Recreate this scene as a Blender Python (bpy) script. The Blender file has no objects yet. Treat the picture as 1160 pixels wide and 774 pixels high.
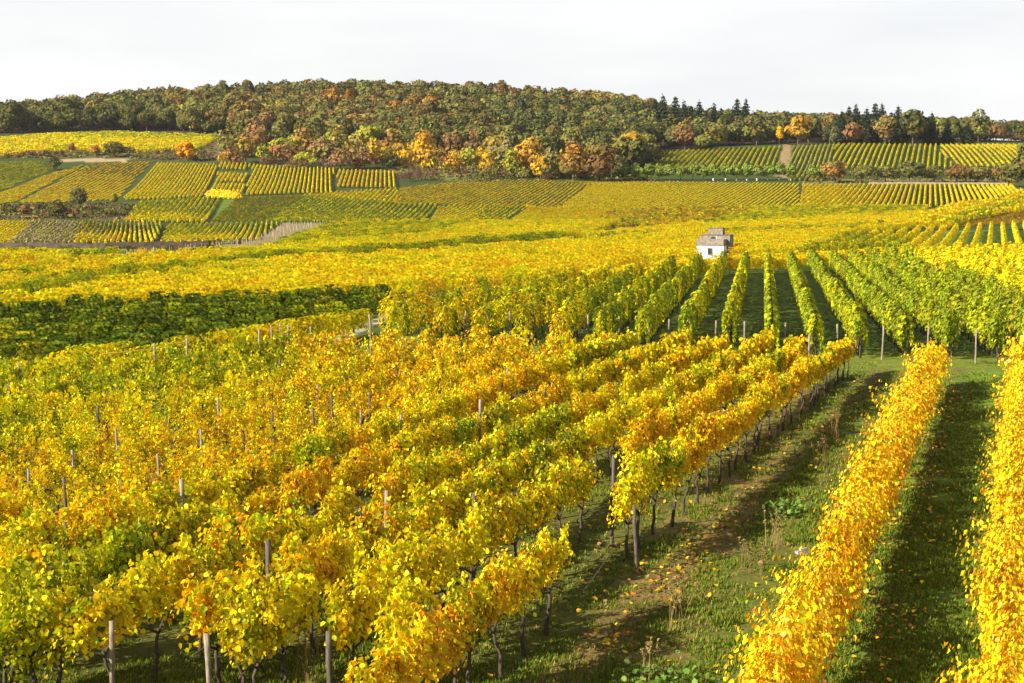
import bpy, math, random
import numpy as np
from mathutils import Vector

random.seed(7)
rng = np.random.default_rng(7)
scene = bpy.context.scene
COL = scene.collection

# ------------------------------------------------------------------ camera
F, CU, CV = 1611.0, 580.0, 387.0            # pixels of the 1160 x 774 photograph, 50 mm lens
HZ = 215.0                                  # eye level
PITCH = math.atan((CV - HZ) / F)
CAMZ = 8.0
cam = bpy.data.cameras.new('camera')
cam.sensor_width = 36.0
cam.lens = F / 1160.0 * 36.0
cam.clip_end = 20000
cam.clip_start = 0.5
camo = bpy.data.objects.new('camera', cam)
COL.objects.link(camo)
camo.location = (0, 0, CAMZ)
camo.rotation_euler = (math.pi / 2 - PITCH, 0, 0)
scene.camera = camo

# ------------------------------------------------------------------ light
SUN_AZ, SUN_EL = math.radians(60), math.radians(30)   # heading of the light from +Y towards +X
sd = Vector((math.sin(SUN_AZ) * math.cos(SUN_EL), math.cos(SUN_AZ) * math.cos(SUN_EL), -math.sin(SUN_EL)))
sl = bpy.data.lights.new('sun', 'SUN')
sl.energy = 5.0
sl.angle = math.radians(0.55)
sl.color = (1.0, 0.905, 0.73)
so = bpy.data.objects.new('sun', sl)
COL.objects.link(so)
so.rotation_euler = sd.to_track_quat('-Z', 'Y').to_euler()

world = bpy.data.worlds.new('World')
scene.world = world
world.use_nodes = True
nt = world.node_tree
nt.nodes.clear()
N = nt.nodes.new
out = N('ShaderNodeOutputWorld'); bg = N('ShaderNodeBackground')
sky = N('ShaderNodeTexSky'); sky.sky_type = 'NISHITA'; sky.sun_disc = False
sky.sun_elevation = SUN_EL
sky.sun_rotation = SUN_AZ + math.pi
sky.dust_density = 2.0
tc = N('ShaderNodeTexCoord'); sep = N('ShaderNodeSeparateXYZ')
nt.links.new(tc.outputs['Generated'], sep.inputs[0])
mp = N('ShaderNodeMapping'); mp.inputs['Scale'].default_value = (1.0, 1.0, 5.0)
nt.links.new(tc.outputs['Generated'], mp.inputs[0])
nz = N('ShaderNodeTexNoise'); nz.inputs['Scale'].default_value = 2.6; nz.inputs['Detail'].default_value = 5
nt.links.new(mp.outputs[0], nz.inputs[0])
cr = N('ShaderNodeValToRGB')                   # cloud tones: white veil with faint grey patches
cr.color_ramp.elements[0].position = 0.36; cr.color_ramp.elements[0].color = (6.6, 6.7, 6.85, 1)
cr.color_ramp.elements[1].position = 0.60; cr.color_ramp.elements[1].color = (7.7, 7.7, 7.68, 1)
nt.links.new(nz.outputs[0], cr.inputs[0])
rm = N('ShaderNodeMapRange'); rm.inputs[1].default_value = 0.10; rm.inputs[2].default_value = 0.5
rm.inputs[3].default_value = 0.93; rm.inputs[4].default_value = 0.30
nt.links.new(sep.outputs[2], rm.inputs[0])
mx = N('ShaderNodeMix'); mx.data_type = 'RGBA'
nt.links.new(rm.outputs[0], mx.inputs[0])
nt.links.new(sky.outputs[0], mx.inputs[6])
nt.links.new(cr.outputs[0], mx.inputs[7])
nt.links.new(mx.outputs[2], bg.inputs[0])
bg.inputs[1].default_value = 0.05
nt.links.new(bg.outputs[0], out.inputs[0])

scene.view_settings.view_transform = 'Standard'
scene.view_settings.look = 'None'
scene.view_settings.exposure = 1.45
scene.view_settings.gamma = 1.0
scene.view_settings.use_curve_mapping = False
scene.render.engine = 'CYCLES'
scene.cycles.max_bounces = 6
scene.cycles.diffuse_bounces = 3
scene.cycles.transmission_bounces = 4
scene.cycles.use_denoising = True

# ------------------------------------------------------------------ terrain function
CP, SP = math.cos(PITCH), math.sin(PITCH)
def ray(u, v):
    xc = (np.asarray(u, float) - CU) / F
    yc = (CV - np.asarray(v, float)) / F
    return xc, CP + yc * SP, -SP + yc * CP
def v_to_z(v, Y):
    _, dy, dz = ray(CU, v)
    return CAMZ + dz / dy * Y

KY = np.array([5, 20, 70, 100, 150, 200, 260, 330, 420, 520, 620, 760, 900], float)
KV = {   # picture row in which the ground lies at KY[4:], per picture column
    -400: [303, 284, 270, 250, 222, 186, 155, 142, 138],
    0:    [303, 284, 270, 250, 222, 186, 154, 145, 141],
    200:  [302, 283, 270, 250, 220, 185, 156, 133, 124],
    400:  [301, 281, 264, 247, 218, 190, 166, 138, 115],
    600:  [301, 281, 264, 246, 222, 200, 176, 146, 122],
    700:  [301, 284, 266, 247, 223, 200, 174, 153, 131],
    800:  [302, 288, 268, 248, 224, 200, 171, 155, 146],
    960:  [302, 288, 266, 247, 224, 200, 165, 157, 153],
    1160: [302, 287, 266, 247, 222, 203, 166, 162, 161],
    1560: [302, 287, 266, 247, 222, 203, 168, 166, 166],
}
KS = np.array([(u - CU) / F for u in KV])
KZ = []
for u in KV:
    zs = [0.0] * 4
    for Y, v in zip(KY[4:], KV[u]):
        zs.append(float(v_to_z(v, Y)))
    KZ.append(zs)
KZ = np.array(KZ)
EXT = np.array([1200, 2000, 3500, 9000.0])
KYE = np.concatenate([KY, EXT])
KZ = np.concatenate([KZ, KZ[:, -1:] * np.array([[0.97, 0.6, 0.3, 0.2]])], 1)

def pchip(x, y, xi):
    h = np.diff(x); d = np.diff(y) / h
    m = np.zeros_like(y)
    for k in range(1, len(x) - 1):
        if d[k - 1] * d[k] > 0:
            w1, w2 = 2 * h[k] + h[k - 1], h[k] + 2 * h[k - 1]
            m[k] = (w1 + w2) / (w1 / d[k - 1] + w2 / d[k])
    m[0], m[-1] = d[0], d[-1]
    i = np.clip(np.searchsorted(x, xi) - 1, 0, len(x) - 2)
    t = (xi - x[i]) / h[i]
    return ((1 + 2 * t) * (1 - t) ** 2 * y[i] + t * (1 - t) ** 2 * h[i] * m[i]
            + t * t * (3 - 2 * t) * y[i + 1] + t * t * (t - 1) * h[i] * m[i + 1])

TS = np.linspace(KS[0], KS[-1], 161)
TL = np.linspace(math.log(5), math.log(9000), 700)
tmp = np.array([pchip(KYE, KZ[i], np.exp(TL)) for i in range(len(KS))])
TAB = np.array([pchip(KS, tmp[:, j], TS) for j in range(len(TL))]).T      # [s, logY]

def vnoise(x, y, seed=0):
    x = np.asarray(x, float); y = np.asarray(y, float)
    xi = np.floor(x).astype(np.int64); yi = np.floor(y).astype(np.int64)
    fx, fy = x - xi, y - yi
    fx = fx * fx * (3 - 2 * fx); fy = fy * fy * (3 - 2 * fy)
    def h(a, b):
        n = (a * 374761393 + b * 668265263 + seed * 1442695041) & 0xffffffff
        n = ((n ^ (n >> 13)) * 1274126177) & 0xffffffff
        return ((n ^ (n >> 16)) & 0xffff) / 65535.0
    return ((h(xi, yi) * (1 - fx) + h(xi + 1, yi) * fx) * (1 - fy)
            + (h(xi, yi + 1) * (1 - fx) + h(xi + 1, yi + 1) * fx) * fy)
def fbm(x, y, seed=0, o=3):
    a, s, t = 0.5, 0.0, 0.0
    for k in range(o):
        s = s + a * vnoise(np.asarray(x) * 2 ** k, np.asarray(y) * 2 ** k, seed + k); t += a; a *= 0.5
    return s / t

def H(x, y):
    x = np.asarray(x, float); y = np.asarray(y, float)
    r = np.hypot(x, y)
    Y = np.maximum(np.maximum(y, 0.85 * r), 5.0)
    s = np.clip(x / Y, KS[0], KS[-1])
    a = (s - TS[0]) / (TS[1] - TS[0]); b = (np.log(np.minimum(Y, 8999)) - TL[0]) / (TL[1] - TL[0])
    i = np.clip(a.astype(int), 0, len(TS) - 2); j = np.clip(b.astype(int), 0, len(TL) - 2)
    fa, fb = a - i, b - j
    z = (TAB[i, j] * (1 - fa) + TAB[i + 1, j] * fa) * (1 - fb) + (TAB[i, j + 1] * (1 - fa) + TAB[i + 1, j + 1] * fa) * fb
    return z + 0.16 * (fbm(x * 0.16, y * 0.16, 5) - 0.5) + 0.05 * (fbm(x * 0.9, y * 0.9, 9) - 0.5)

YM = np.exp(np.linspace(math.log(12), math.log(1000), 4000))
def ground_at(u, v):
    """the world point of the ground seen at picture position (u, v)"""
    dx, dy, dz = ray(u, v)
    X = dx / dy * YM; Z = CAMZ + dz / dy * YM
    d = Z - H(X, YM)
    k = np.nonzero(d <= 0)[0]
    k = k[0] if len(k) else len(YM) - 1
    return np.array([X[k], YM[k], float(H(X[k], YM[k]))])
def project(x, y, z):
    zc = y * CP - (z - CAMZ) * SP
    yc = y * SP + (z - CAMZ) * CP
    zc = np.maximum(zc, 0.01)
    return CU + F * x / zc, CV - F * yc / zc
def pip(u, v, poly):
    u = np.asarray(u); v = np.asarray(v)
    ins = np.zeros(u.shape, bool)
    n = len(poly)
    for i in range(n):
        x1, y1 = poly[i]; x2, y2 = poly[(i + 1) % n]
        if y1 == y2: continue
        c = ((y1 > v) != (y2 > v)) & (u < (x2 - x1) * (v - y1) / (y2 - y1) + x1)
        ins ^= c
    return ins

# ------------------------------------------------------------------ materials
def newmat(name):
    m = bpy.data.materials.new(name); m.use_nodes = True
    m.node_tree.nodes.clear()
    return m, m.node_tree.nodes.new, m.node_tree.links.new
def leafmat(name, trans=0.32, gloss=0.05):
    m, n, L = newmat(name)
    at = n('ShaderNodeAttribute'); at.attribute_name = 'col'
    oi = n('ShaderNodeObjectInfo')
    mul = n('ShaderNodeMix'); mul.data_type = 'RGBA'; mul.blend_type = 'MULTIPLY'; mul.inputs[0].default_value = 1
    L(at.outputs['Color'], mul.inputs[6]); L(oi.outputs['Color'], mul.inputs[7])
    d = n('ShaderNodeBsdfDiffuse'); t = n('ShaderNodeBsdfTranslucent'); g = n('ShaderNodeBsdfGlossy')
    g.inputs['Roughness'].default_value = 0.42; g.inputs['Color'].default_value = (1, 1, 1, 1)
    m1 = n('ShaderNodeMixShader'); m2 = n('ShaderNodeMixShader'); o = n('ShaderNodeOutputMaterial')
    L(mul.outputs[2], d.inputs[0]); L(mul.outputs[2], t.inputs[0])
    m1.inputs[0].default_value = trans; m2.inputs[0].default_value = gloss
    L(d.outputs[0], m1.inputs[1]); L(t.outputs[0], m1.inputs[2])
    L(m1.outputs[0], m2.inputs[1]); L(g.outputs[0], m2.inputs[2]); L(m2.outputs[0], o.inputs[0])
    return m
M_LEAF = leafmat('vine_leaves', 0.30, 0.010)
M_CROWN = leafmat('tree_leaves', 0.22, 0.0)
M_GRASS = leafmat('grass_blades', 0.3, 0.0)
def plain(name, c1, c2, scale=8, rough=0.85, bump=0.3, stretch=(1, 1, 1)):
    m, n, L = newmat(name)
    tcn = n('ShaderNodeTexCoord'); mpn = n('ShaderNodeMapping'); mpn.inputs['Scale'].default_value = stretch
    nzn = n('ShaderNodeTexNoise'); nzn.inputs['Scale'].default_value = scale; nzn.inputs['Detail'].default_value = 6
    r = n('ShaderNodeValToRGB')
    r.color_ramp.elements[0].position = 0.32; r.color_ramp.elements[0].color = (*c1, 1)
    r.color_ramp.elements[1].position = 0.68; r.color_ramp.elements[1].color = (*c2, 1)
    p = n('ShaderNodeBsdfPrincipled'); p.inputs['Roughness'].default_value = rough
    b = n('ShaderNodeBump'); b.inputs['Strength'].default_value = bump; b.inputs['Distance'].default_value = 0.02
    o = n('ShaderNodeOutputMaterial')
    L(tcn.outputs['Object'], mpn.inputs[0]); L(mpn.outputs[0], nzn.inputs[0]); L(nzn.outputs[0], r.inputs[0])
    L(r.outputs[0], p.inputs['Base Color']); L(nzn.outputs[0], b.inputs['Height']); L(b.outputs[0], p.inputs['Normal'])
    L(p.outputs[0], o.inputs[0])
    return m
M_BARK = plain('vine_bark', (0.018, 0.012, 0.008), (0.07, 0.048, 0.03), 30, stretch=(1, 1, .3))
M_TBARK = plain('tree_bark', (0.03, 0.022, 0.016), (0.09, 0.07, 0.05), 6, stretch=(1, 1, .3))
M_WOOD = plain('weathered_wood', (0.09, 0.07, 0.05), (0.27, 0.22, 0.165), 18, stretch=(3, 3, .25))
M_WOODD = plain('dark_wood', (0.03, 0.022, 0.016), (0.10, 0.08, 0.06), 18, stretch=(3, 3, .25))
M_WIRE = plain('galvanised_wire', (0.10, 0.10, 0.10), (0.2, 0.2, 0.2), 10, 0.6)
M_PLASTER = plain('white_plaster', (0.62, 0.58, 0.54), (0.82, 0.79, 0.76), 2.2)
M_RENDER = plain('stained_concrete', (0.085, 0.075, 0.066), (0.26, 0.235, 0.20), 2.6)
M_ROOF = plain('old_roof', (0.06, 0.048, 0.04), (0.15, 0.12, 0.10), 3.5)
M_BLOCK = plain('pinkish_stone', (0.11, 0.088, 0.07), (0.24, 0.195, 0.155), 5.0)
M_DARK = plain('dark_opening_and_shadow_strip', (0.012, 0.012, 0.012), (0.03, 0.028, 0.026), 4)  # hut openings, and the painted shadow line under the parapet
M_STONE = plain('bank_stone', (0.035, 0.025, 0.016), (0.11, 0.078, 0.05), 1.4, bump=0.6)
M_PALE = plain('pale_stone', (0.22, 0.165, 0.12), (0.42, 0.33, 0.25), 0.8)
M_TAPE = plain('yellow_plastic', (0.75, 0.48, 0.02), (0.8, 0.55, 0.03), 3, 0.5)
M_GREYP = plain('grey_plastic', (0.16, 0.16, 0.18), (0.3, 0.3, 0.32), 6, 0.5)

def groundmat():
    m, n, L = newmat('ground_cover')
    at = n('ShaderNodeAttribute'); at.attribute_name = 'zone'
    tcn = n('ShaderNodeTexCoord')
    def noise(s, d):
        q = n('ShaderNodeTexNoise'); q.inputs['Scale'].default_value = s; q.inputs['Detail'].default_value = d
        q.inputs['Roughness'].default_value = 0.65
        L(tcn.outputs['Object'], q.inputs[0]); return q
    n1, n2, n3 = noise(0.35, 5), noise(3.0, 8), noise(22.0, 4)
    def ramp(src, a, b, p0=0.3, p1=0.7):
        r = n('ShaderNodeValToRGB'); L(src.outputs[0], r.inputs[0])
        r.color_ramp.elements[0].position = p0; r.color_ramp.elements[0].color = (*a, 1)
        r.color_ramp.elements[1].position = p1; r.color_ramp.elements[1].color = (*b, 1); return r
    def mulby(a, b):
        x = n('ShaderNodeMix'); x.data_type = 'RGBA'; x.blend_type = 'MULTIPLY'; x.inputs[0].default_value = 1
        L(a, x.inputs[6]); L(b, x.inputs[7]); return x.outputs[2]
    c = mulby(at.outputs['Color'], ramp(n1, (0.75, 0.78, 0.7), (1.25, 1.18, 1.1)).outputs[0])
    c = mulby(c, ramp(n2, (0.55, 0.6, 0.5), (1.4, 1.3, 1.2)).outputs[0])
    c = mulby(c, ramp(n3, (0.6, 0.6, 0.6), (1.35, 1.35, 1.3)).outputs[0])
    p = n('ShaderNodeBsdfPrincipled'); p.inputs['Roughness'].default_value = 0.95
    p.inputs['Specular IOR Level'].default_value = 0.1
    b = n('ShaderNodeBump'); b.inputs['Strength'].default_value = 0.7; b.inputs['Distance'].default_value = 0.06
    L(n2.outputs[0], b.inputs['Height']); L(b.outputs[0], p.inputs['Normal'])
    o = n('ShaderNodeOutputMaterial'); L(c, p.inputs['Base Color']); L(p.outputs[0], o.inputs[0])
    return m
M_GROUND = groundmat()

# ------------------------------------------------------------------ mesh helpers
FLAT = {'front_wall', 'shadow_strip', 'parapet', 'window', 'window_frame', 'rear_wall', 'roof_slab', 'hatch', 'jamb', 'turret', 'turret_cap', 'box', 'stakes', 'stone_wall', 'retaining_wall', 'haze'}
def mesh_np(name, V, faces, mats, col=None, fm=None, attr='col', smooth=False):
    """faces: list of (k-column index arrays)"""
    me = bpy.data.meshes.new(name)
    V = np.ascontiguousarray(V, np.float32)
    me.vertices.add(len(V)); me.vertices.foreach_set('co', V.ravel())
    loops = np.concatenate([f.ravel() for f in faces]).astype(np.int32)
    sizes = np.concatenate([np.full(len(f), f.shape[1], np.int32) for f in faces])
    me.loops.add(len(loops)); me.loops.foreach_set('vertex_index', loops)
    me.polygons.add(len(sizes))
    starts = np.concatenate([[0], np.cumsum(sizes)[:-1]]).astype(np.int32)
    me.polygons.foreach_set('loop_start', starts)
    for m in mats: me.materials.append(m)
    if fm is not None: me.polygons.foreach_set('material_index', np.asarray(fm, np.int32))
    if smooth: me.polygons.foreach_set('use_smooth', np.ones(len(sizes), bool))
    if name in FLAT: me.polygons.foreach_set('use_smooth', np.zeros(len(sizes), bool))
    me.update(calc_edges=True)
    if col is not None:
        ca = me.color_attributes.new(attr, 'FLOAT_COLOR', 'POINT')
        c4 = np.ones((len(V), 4), np.float32); c4[:, :3] = col
        ca.data.foreach_set('color', c4.ravel())
    me.validate()
    return me
def put(name, me, parent=None, loc=(0, 0, 0), rotz=0.0, scale=None):
    o = bpy.data.objects.new(name, me); COL.objects.link(o)
    o.location = loc; o.rotation_euler = (0, 0, rotz)
    if scale is not None: o.scale = scale
    if parent is not None: o.parent = parent
    return o
def tag(o, label=None, cat=None, group=None, kind=None):
    if label: o['label'] = label
    if cat: o['category'] = cat
    if group: o['group'] = group
    if kind: o['kind'] = kind
    return o
def empty(name, loc, label, cat, group=None, rotz=0.0):
    o = bpy.data.objects.new(name, None); COL.objects.link(o)
    o.empty_display_size = 0.2
    o.location = loc; o.rotation_euler = (0, 0, rotz)
    return tag(o, label, cat, group)

def frames(Nrm, r, droop=0.0):
    """random tangent frames around normals; droop pulls leaf tips downward"""
    Nrm = Nrm / np.maximum(np.linalg.norm(Nrm, axis=1, keepdims=True), 1e-6)
    T = r.normal(size=Nrm.shape)
    T[:, 2] -= droop
    T -= (T * Nrm).sum(1, keepdims=True) * Nrm
    T /= np.maximum(np.linalg.norm(T, axis=1, keepdims=True), 1e-6)
    B = np.cross(Nrm, T)
    return Nrm, T, B
LEAF = np.array([[0, -.1, 0], [.42, .0, .10], [.50, .48, .16], [0, 1, 0.0], [-.50, .48, .16], [-.42, .0, .10]])
def leaves2(P, Nrm, size, r, droop=1.0):
    """folded leaves, two quads each"""
    n = len(P)
    Nn, T, B = frames(Nrm, r, droop)
    s = np.asarray(size).reshape(-1, 1, 1) * np.ones((n, 1, 1))
    V = P[:, None, :] + s * (LEAF[None, :, 0:1] * B[:, None, :] + LEAF[None, :, 1:2] * T[:, None, :] + LEAF[None, :, 2:3] * Nn[:, None, :])
    base = (np.arange(n) * 6)[:, None]
    q = np.concatenate([base + np.array([[0, 1, 2, 3]]), base + np.array([[0, 3, 4, 5]])])
    return V.reshape(-1, 3), q, 6
def leaves1(P, Nrm, size, r, droop=0.6, asp=1.0):
    """one bent quad-pair card per leaf cluster"""
    n = len(P)
    Nn, T, B = frames(Nrm, r, droop)
    s = np.asarray(size).reshape(-1, 1, 1) * np.ones((n, 1, 1))
    k = np.array([[-.5, -.35, 0], [.15, -.55, .08], [.55, .3, 0], [-.2, .5, .08]])
    V = P[:, None, :] + s * (k[None, :, 0:1] * B[:, None, :] + asp * k[None, :, 1:2] * T[:, None, :] + k[None, :, 2:3] * Nn[:, None, :])
    q = (np.arange(n) * 4)[:, None] + np.array([[0, 1, 2, 3]])
    return V.reshape(-1, 3), q, 4

def tube_np(pts, rad, sides=6, cap=True):
    pts = np.asarray(pts, float); n = len(pts)
    V = []; 
    d = np.gradient(pts, axis=0)
    for i in range(n):
        t = d[i] / np.linalg.norm(d[i])
        a = np.cross(t, [0.3, 1, 0.1]); a /= np.linalg.norm(a); b = np.cross(t, a)
        for k in range(sides):
            th = 2 * math.pi * k / sides
            V.append(pts[i] + rad[i] * (math.cos(th) * a + math.sin(th) * b))
    q = []
    for i in range(n - 1):
        for k in range(sides):
            k2 = (k + 1) % sides
            q.append([i * sides + k, i * sides + k2, (i + 1) * sides + k2, (i + 1) * sides + k])
    V = np.array(V); tris = []
    if cap:
        c = len(V); V = np.vstack([V, pts[-1] + d[-1] * 0.02])
        for k in range(sides): tris.append([(n - 1) * sides + k, (n - 1) * sides + (k + 1) % sides, c])
    return V, np.array(q), np.array(tris).reshape(-1, 3)
class Acc:
    """collects pieces for one mesh"""
    def __init__(s): s.V = []; s.Q = []; s.T = []; s.C = []; s.MQ = []; s.MT = []; s.n = 0
    def add(s, V, q=None, t=None, c=(1, 1, 1), m=0):
        V = np.asarray(V, float)
        s.V.append(V); s.C.append(np.broadcast_to(np.asarray(c, float), (len(V), 3)))
        if q is not None and len(q): s.Q.append(np.asarray(q) + s.n); s.MQ.append(np.full(len(q), m))
        if t is not None and len(t): s.T.append(np.asarray(t) + s.n); s.MT.append(np.full(len(t), m))
        s.n += len(V)
    def box(s, c, d, col=(1, 1, 1), m=0, rot=0.0, taper=1.0):
        x, y, z = d[0] / 2, d[1] / 2, d[2] / 2
        P = np.array([[-x, -y, -z], [x, -y, -z], [x, y, -z], [-x, y, -z], [-x * taper, -y * taper, z], [x * taper, -y * taper, z], [x * taper, y * taper, z], [-x * taper, y * taper, z]])
        cr_, sr_ = math.cos(rot), math.sin(rot)
        R = np.array([[cr_, -sr_, 0], [sr_, cr_, 0], [0, 0, 1]])
        s.add(P @ R.T + np.asarray(c), [[0, 3, 2, 1], [4, 5, 6, 7], [0, 1, 5, 4], [1, 2, 6, 5], [2, 3, 7, 6], [3, 0, 4, 7]], None, col, m)
    def mesh(s, name, mats, smooth=False):
        fs = []; fm = []
        if s.Q: fs.append(np.concatenate(s.Q)); fm.append(np.concatenate(s.MQ))
        if s.T: fs.append(np.concatenate(s.T)); fm.append(np.concatenate(s.MT))
        return mesh_np(name, np.concatenate(s.V), fs, mats, np.concatenate(s.C), np.concatenate(fm), smooth=smooth)

# ------------------------------------------------------------------ colours of leaves
GOLD = (0.76, 0.46, 0.008); YEL = (0.70, 0.57, 0.008); ORA = (0.70, 0.29, 0.010); LIME = (0.40, 0.40, 0.010)
GRN = (0.18, 0.22, 0.012); DGRN = (0.075, 0.105, 0.008); OLIVE = (0.20, 0.18, 0.03); BROWN = (0.26, 0.13, 0.035)
RUST = (0.42, 0.15, 0.04); PINK = (0.36, 0.17, 0.09); AMBER = (0.60, 0.37, 0.015); PALEG = (0.30, 0.29, 0.10)
MLIME = (0.33, 0.345, 0.010)
TAN = (0.36, 0.27, 0.14)
PAL = {
    'hgold':  ([GOLD, YEL, ORA, (.74, .50, .05)], [.54, .16, .16, .14]),
    'gold':   ([GOLD, YEL, ORA, LIME], [.56, .30, .07, .07]),
    'yellow': ([YEL, GOLD, LIME], [.56, .14, .30]),
    'ylw2':   ([YEL, GOLD, LIME], [.72, .15, .13]),
    'mixed':  ([GOLD, YEL, LIME, GRN, ORA], [.24, .36, .27, .09, .04]),
    'lime':   ([LIME, YEL, GRN], [.55, .17, .28]),
    'green':  ([GRN, LIME, YEL], [.56, .36, .08]),
    'dgreen': ([DGRN, GRN, LIME], [.48, .40, .12]),
    'amber':  ([AMBER, GOLD, YEL, BROWN, LIME], [.16, .34, .32, .03, .15]),
    'brown':  ([LIME, AMBER, RUST, YEL, OLIVE], [.22, .30, .13, .2, .15]),
    'red':    ([RUST, BROWN, AMBER, LIME], [.18, .17, .35, .30]),
    'pale':   ([PALEG, TAN, LIME], [.5, .3, .2]),
    'grnbr':  ([GRN, OLIVE, AMBER, LIME], [.4, .25, .15, .2]),
    'purple': ([(.10, .03, .03), (.16, .05, .04), RUST], [.5, .3, .2]),
}
def pick(pal, n, r, jit=0.16):
    cs, w = PAL[pal] if isinstance(pal, str) else pal
    i = r.choice(len(cs), n, p=np.array(w) / sum(w))
    c = np.array(cs)[i]
    k = 1 + .75 * jit * r.normal(size=(n, 1))
    h = 1 + 0.10 * r.normal(size=(n, 1))
    c = c * np.clip(k, .5, 1.5); c[:, 1:2] *= np.clip(h, .7, 1.3)
    return np.clip(c, 0.003, 0.82)

# ------------------------------------------------------------------ ground
ZB = (0.055, 0.085, 0.015)          # grass
ZONES = [
    ([(-400, 402), (430, 402), (700, 400), (960, 420), (690, 660), (640, 900), (-900, 900)], (0.080, 0.085, 0.020)),
    ([(700, 660), (985, 420), (1040, 420), (880, 774), (600, 900)], (0.085, 0.105, 0.020)),
    ([(705, 640), (900, 440), (930, 440), (760, 774), (640, 774)], (0.135, 0.110, 0.038)),
    ([(420, 402), (432, 372), (505, 384), (1500, 412), (1500, 424), (980, 420), (700, 404)], (0.115, 0.145, 0.022)),
    ([(1060, 420), (1160, 420), (1160, 900), (900, 900)], (0.095, 0.155, 0.020)),
    ([(430, 336), (640, 308), (790, 289), (800, 293), (640, 314), (435, 343)], (0.10, 0.075, 0.04)),
    ([(372, 390), (390, 374), (425, 361), (440, 352), (446, 354), (430, 367), (400, 380), (384, 393)], (0.30, 0.28, 0.27)),
    ([(-300, 277), (236, 275), (290, 270), (300, 275), (236, 284), (-300, 286)], (0.085, 0.058, 0.04)),
    ([(128, 292), (235, 280), (290, 272), (322, 253), (378, 253), (335, 270), (270, 281), (150, 293)], (0.17, 0.14, 0.08)),
    ([(-300, 232), (155, 230), (142, 250), (-300, 250)], (0.070, 0.058, 0.028)),
    ([(-300, 176), (150, 171), (240, 160), (255, 184), (70, 178), (-300, 182)], (0.085, 0.072, 0.035)),
    ([(66, 180.5), (148, 179.3), (142, 183.6), (66, 183.2)], (0.27, 0.22, 0.155)),
    ([(225, 176), (255, 152), (262, 160), (250, 184)], (0.12, 0.09, 0.06)),
    ([(440, 178), (500, 182), (560, 195), (530, 206), (450, 200)], (0.13, 0.14, 0.04)),
    ([(888, 164), (897, 164), (893, 202), (878, 200)], (0.20, 0.15, 0.09)),
    ([(930, 203), (1150, 204), (1150, 209), (905, 209)], (0.13, 0.11, 0.05)),
    ([(1070, 262), (1500, 255), (1500, 278), (1000, 283)], (0.10, 0.17, 0.03)),
    ([(680, 255), (770, 248), (760, 262), (670, 266)], (0.22, 0.19, 0.09)),
    ([(820, 293), (855, 285), (900, 283), (890, 290), (840, 296)], (0.16, 0.15, 0.05)),
    ([(240, 250), (250, 222), (270, 223)], (0.08, 0.13, 0.02)),
]
FOREST = [(-400, 153), (0, 152), (60, 149.5), (130, 148.5), (256, 152), (262, 166), (440, 176), (560, 188), (737, 192),
          (737, 171), (888, 162.8), (1060, 161.3), (1160, 160.6), (1600, 161), (1600, 60), (-400, 60)]
def build_ground():
    inner = np.linspace(-0.47, 0.47, 520)
    outer = np.linspace(0.47, 2 * math.pi - 0.47, 60)[1:-1]
    PH = np.concatenate([inner, outer])
    R = np.concatenate([[0.6, 3, 7, 12], np.exp(np.linspace(math.log(16), math.log(950), 470)), [1050, 1300, 1700, 2300, 3500, 6000, 8900]])
    ph, r = np.meshgrid(PH, R)
    x, y = r * np.sin(ph), r * np.cos(ph)
    z = H(x, y)
    u, v = project(x, y, z)
    c = np.empty(x.shape + (3,)); c[:] = ZB
    c[r > 210] = (0.038, 0.056, 0.012)  # distant grass darkened to put shade into the gaps between slope rows
    jx = 2.5 * (vnoise(x * .4, y * .4, 3) - .5); 
    infront = (y > 10) & (np.abs(ph) < 0.6) | ((y > 10) & (np.abs(ph - 2 * math.pi) < 0.6))
    for poly, col in ZONES:
        k = pip(u + jx, v, poly) & infront & (r < 900)
        c[k] = col
    k = (pip(u, v, FOREST) & infront & (r > 480)) | (r > 860)
    c[k] = (0.045, 0.035, 0.02)
    nr_ = (y > 14) & (y < 64) & (r < 90)
    dC = x - (1.9 + .389 * (y - 27.9)); dA = x - (16.8 + .352 * (y - 56.2))
    w1 = np.exp(-((dC - .95) / .45) ** 2) * .65 + np.exp(-((dC - 2.5) / .35) ** 2) * .45 + np.exp(-((dA - .75) / .35) ** 2) * .55
    w1 = np.clip(w1 * (1.5 * fbm(x * .7, y * .45, 55)), 0, 1)[..., None] * nr_[..., None]
    c[:] = c * (1 - w1) + np.array([.125, .080, .038]) * w1
    nr, np_ = x.shape
    V = np.stack([x, y, z], -1).reshape(-1, 3)
    i, j = np.meshgrid(np.arange(nr - 1), np.arange(np_), indexing='ij')
    j2 = (j + 1) % np_
    q = np.stack([i * np_ + j, (i + 1) * np_ + j, (i + 1) * np_ + j2, i * np_ + j2], -1).reshape(-1, 4)
    V = np.vstack([V, [[0, 0, H(0.0, 0.0)]]])
    cc = np.vstack([c.reshape(-1, 3), [ZB]])
    t = np.stack([np.full(np_, len(V) - 1), np.arange(np_), (np.arange(np_) + 1) % np_], -1)[:, ::-1]
    q = q[:, ::-1]
    me = mesh_np('ground', V, [q, t], [M_GROUND], cc, attr='zone', smooth=True)
    tag(put('ground', me), kind='structure')
build_ground()

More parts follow.
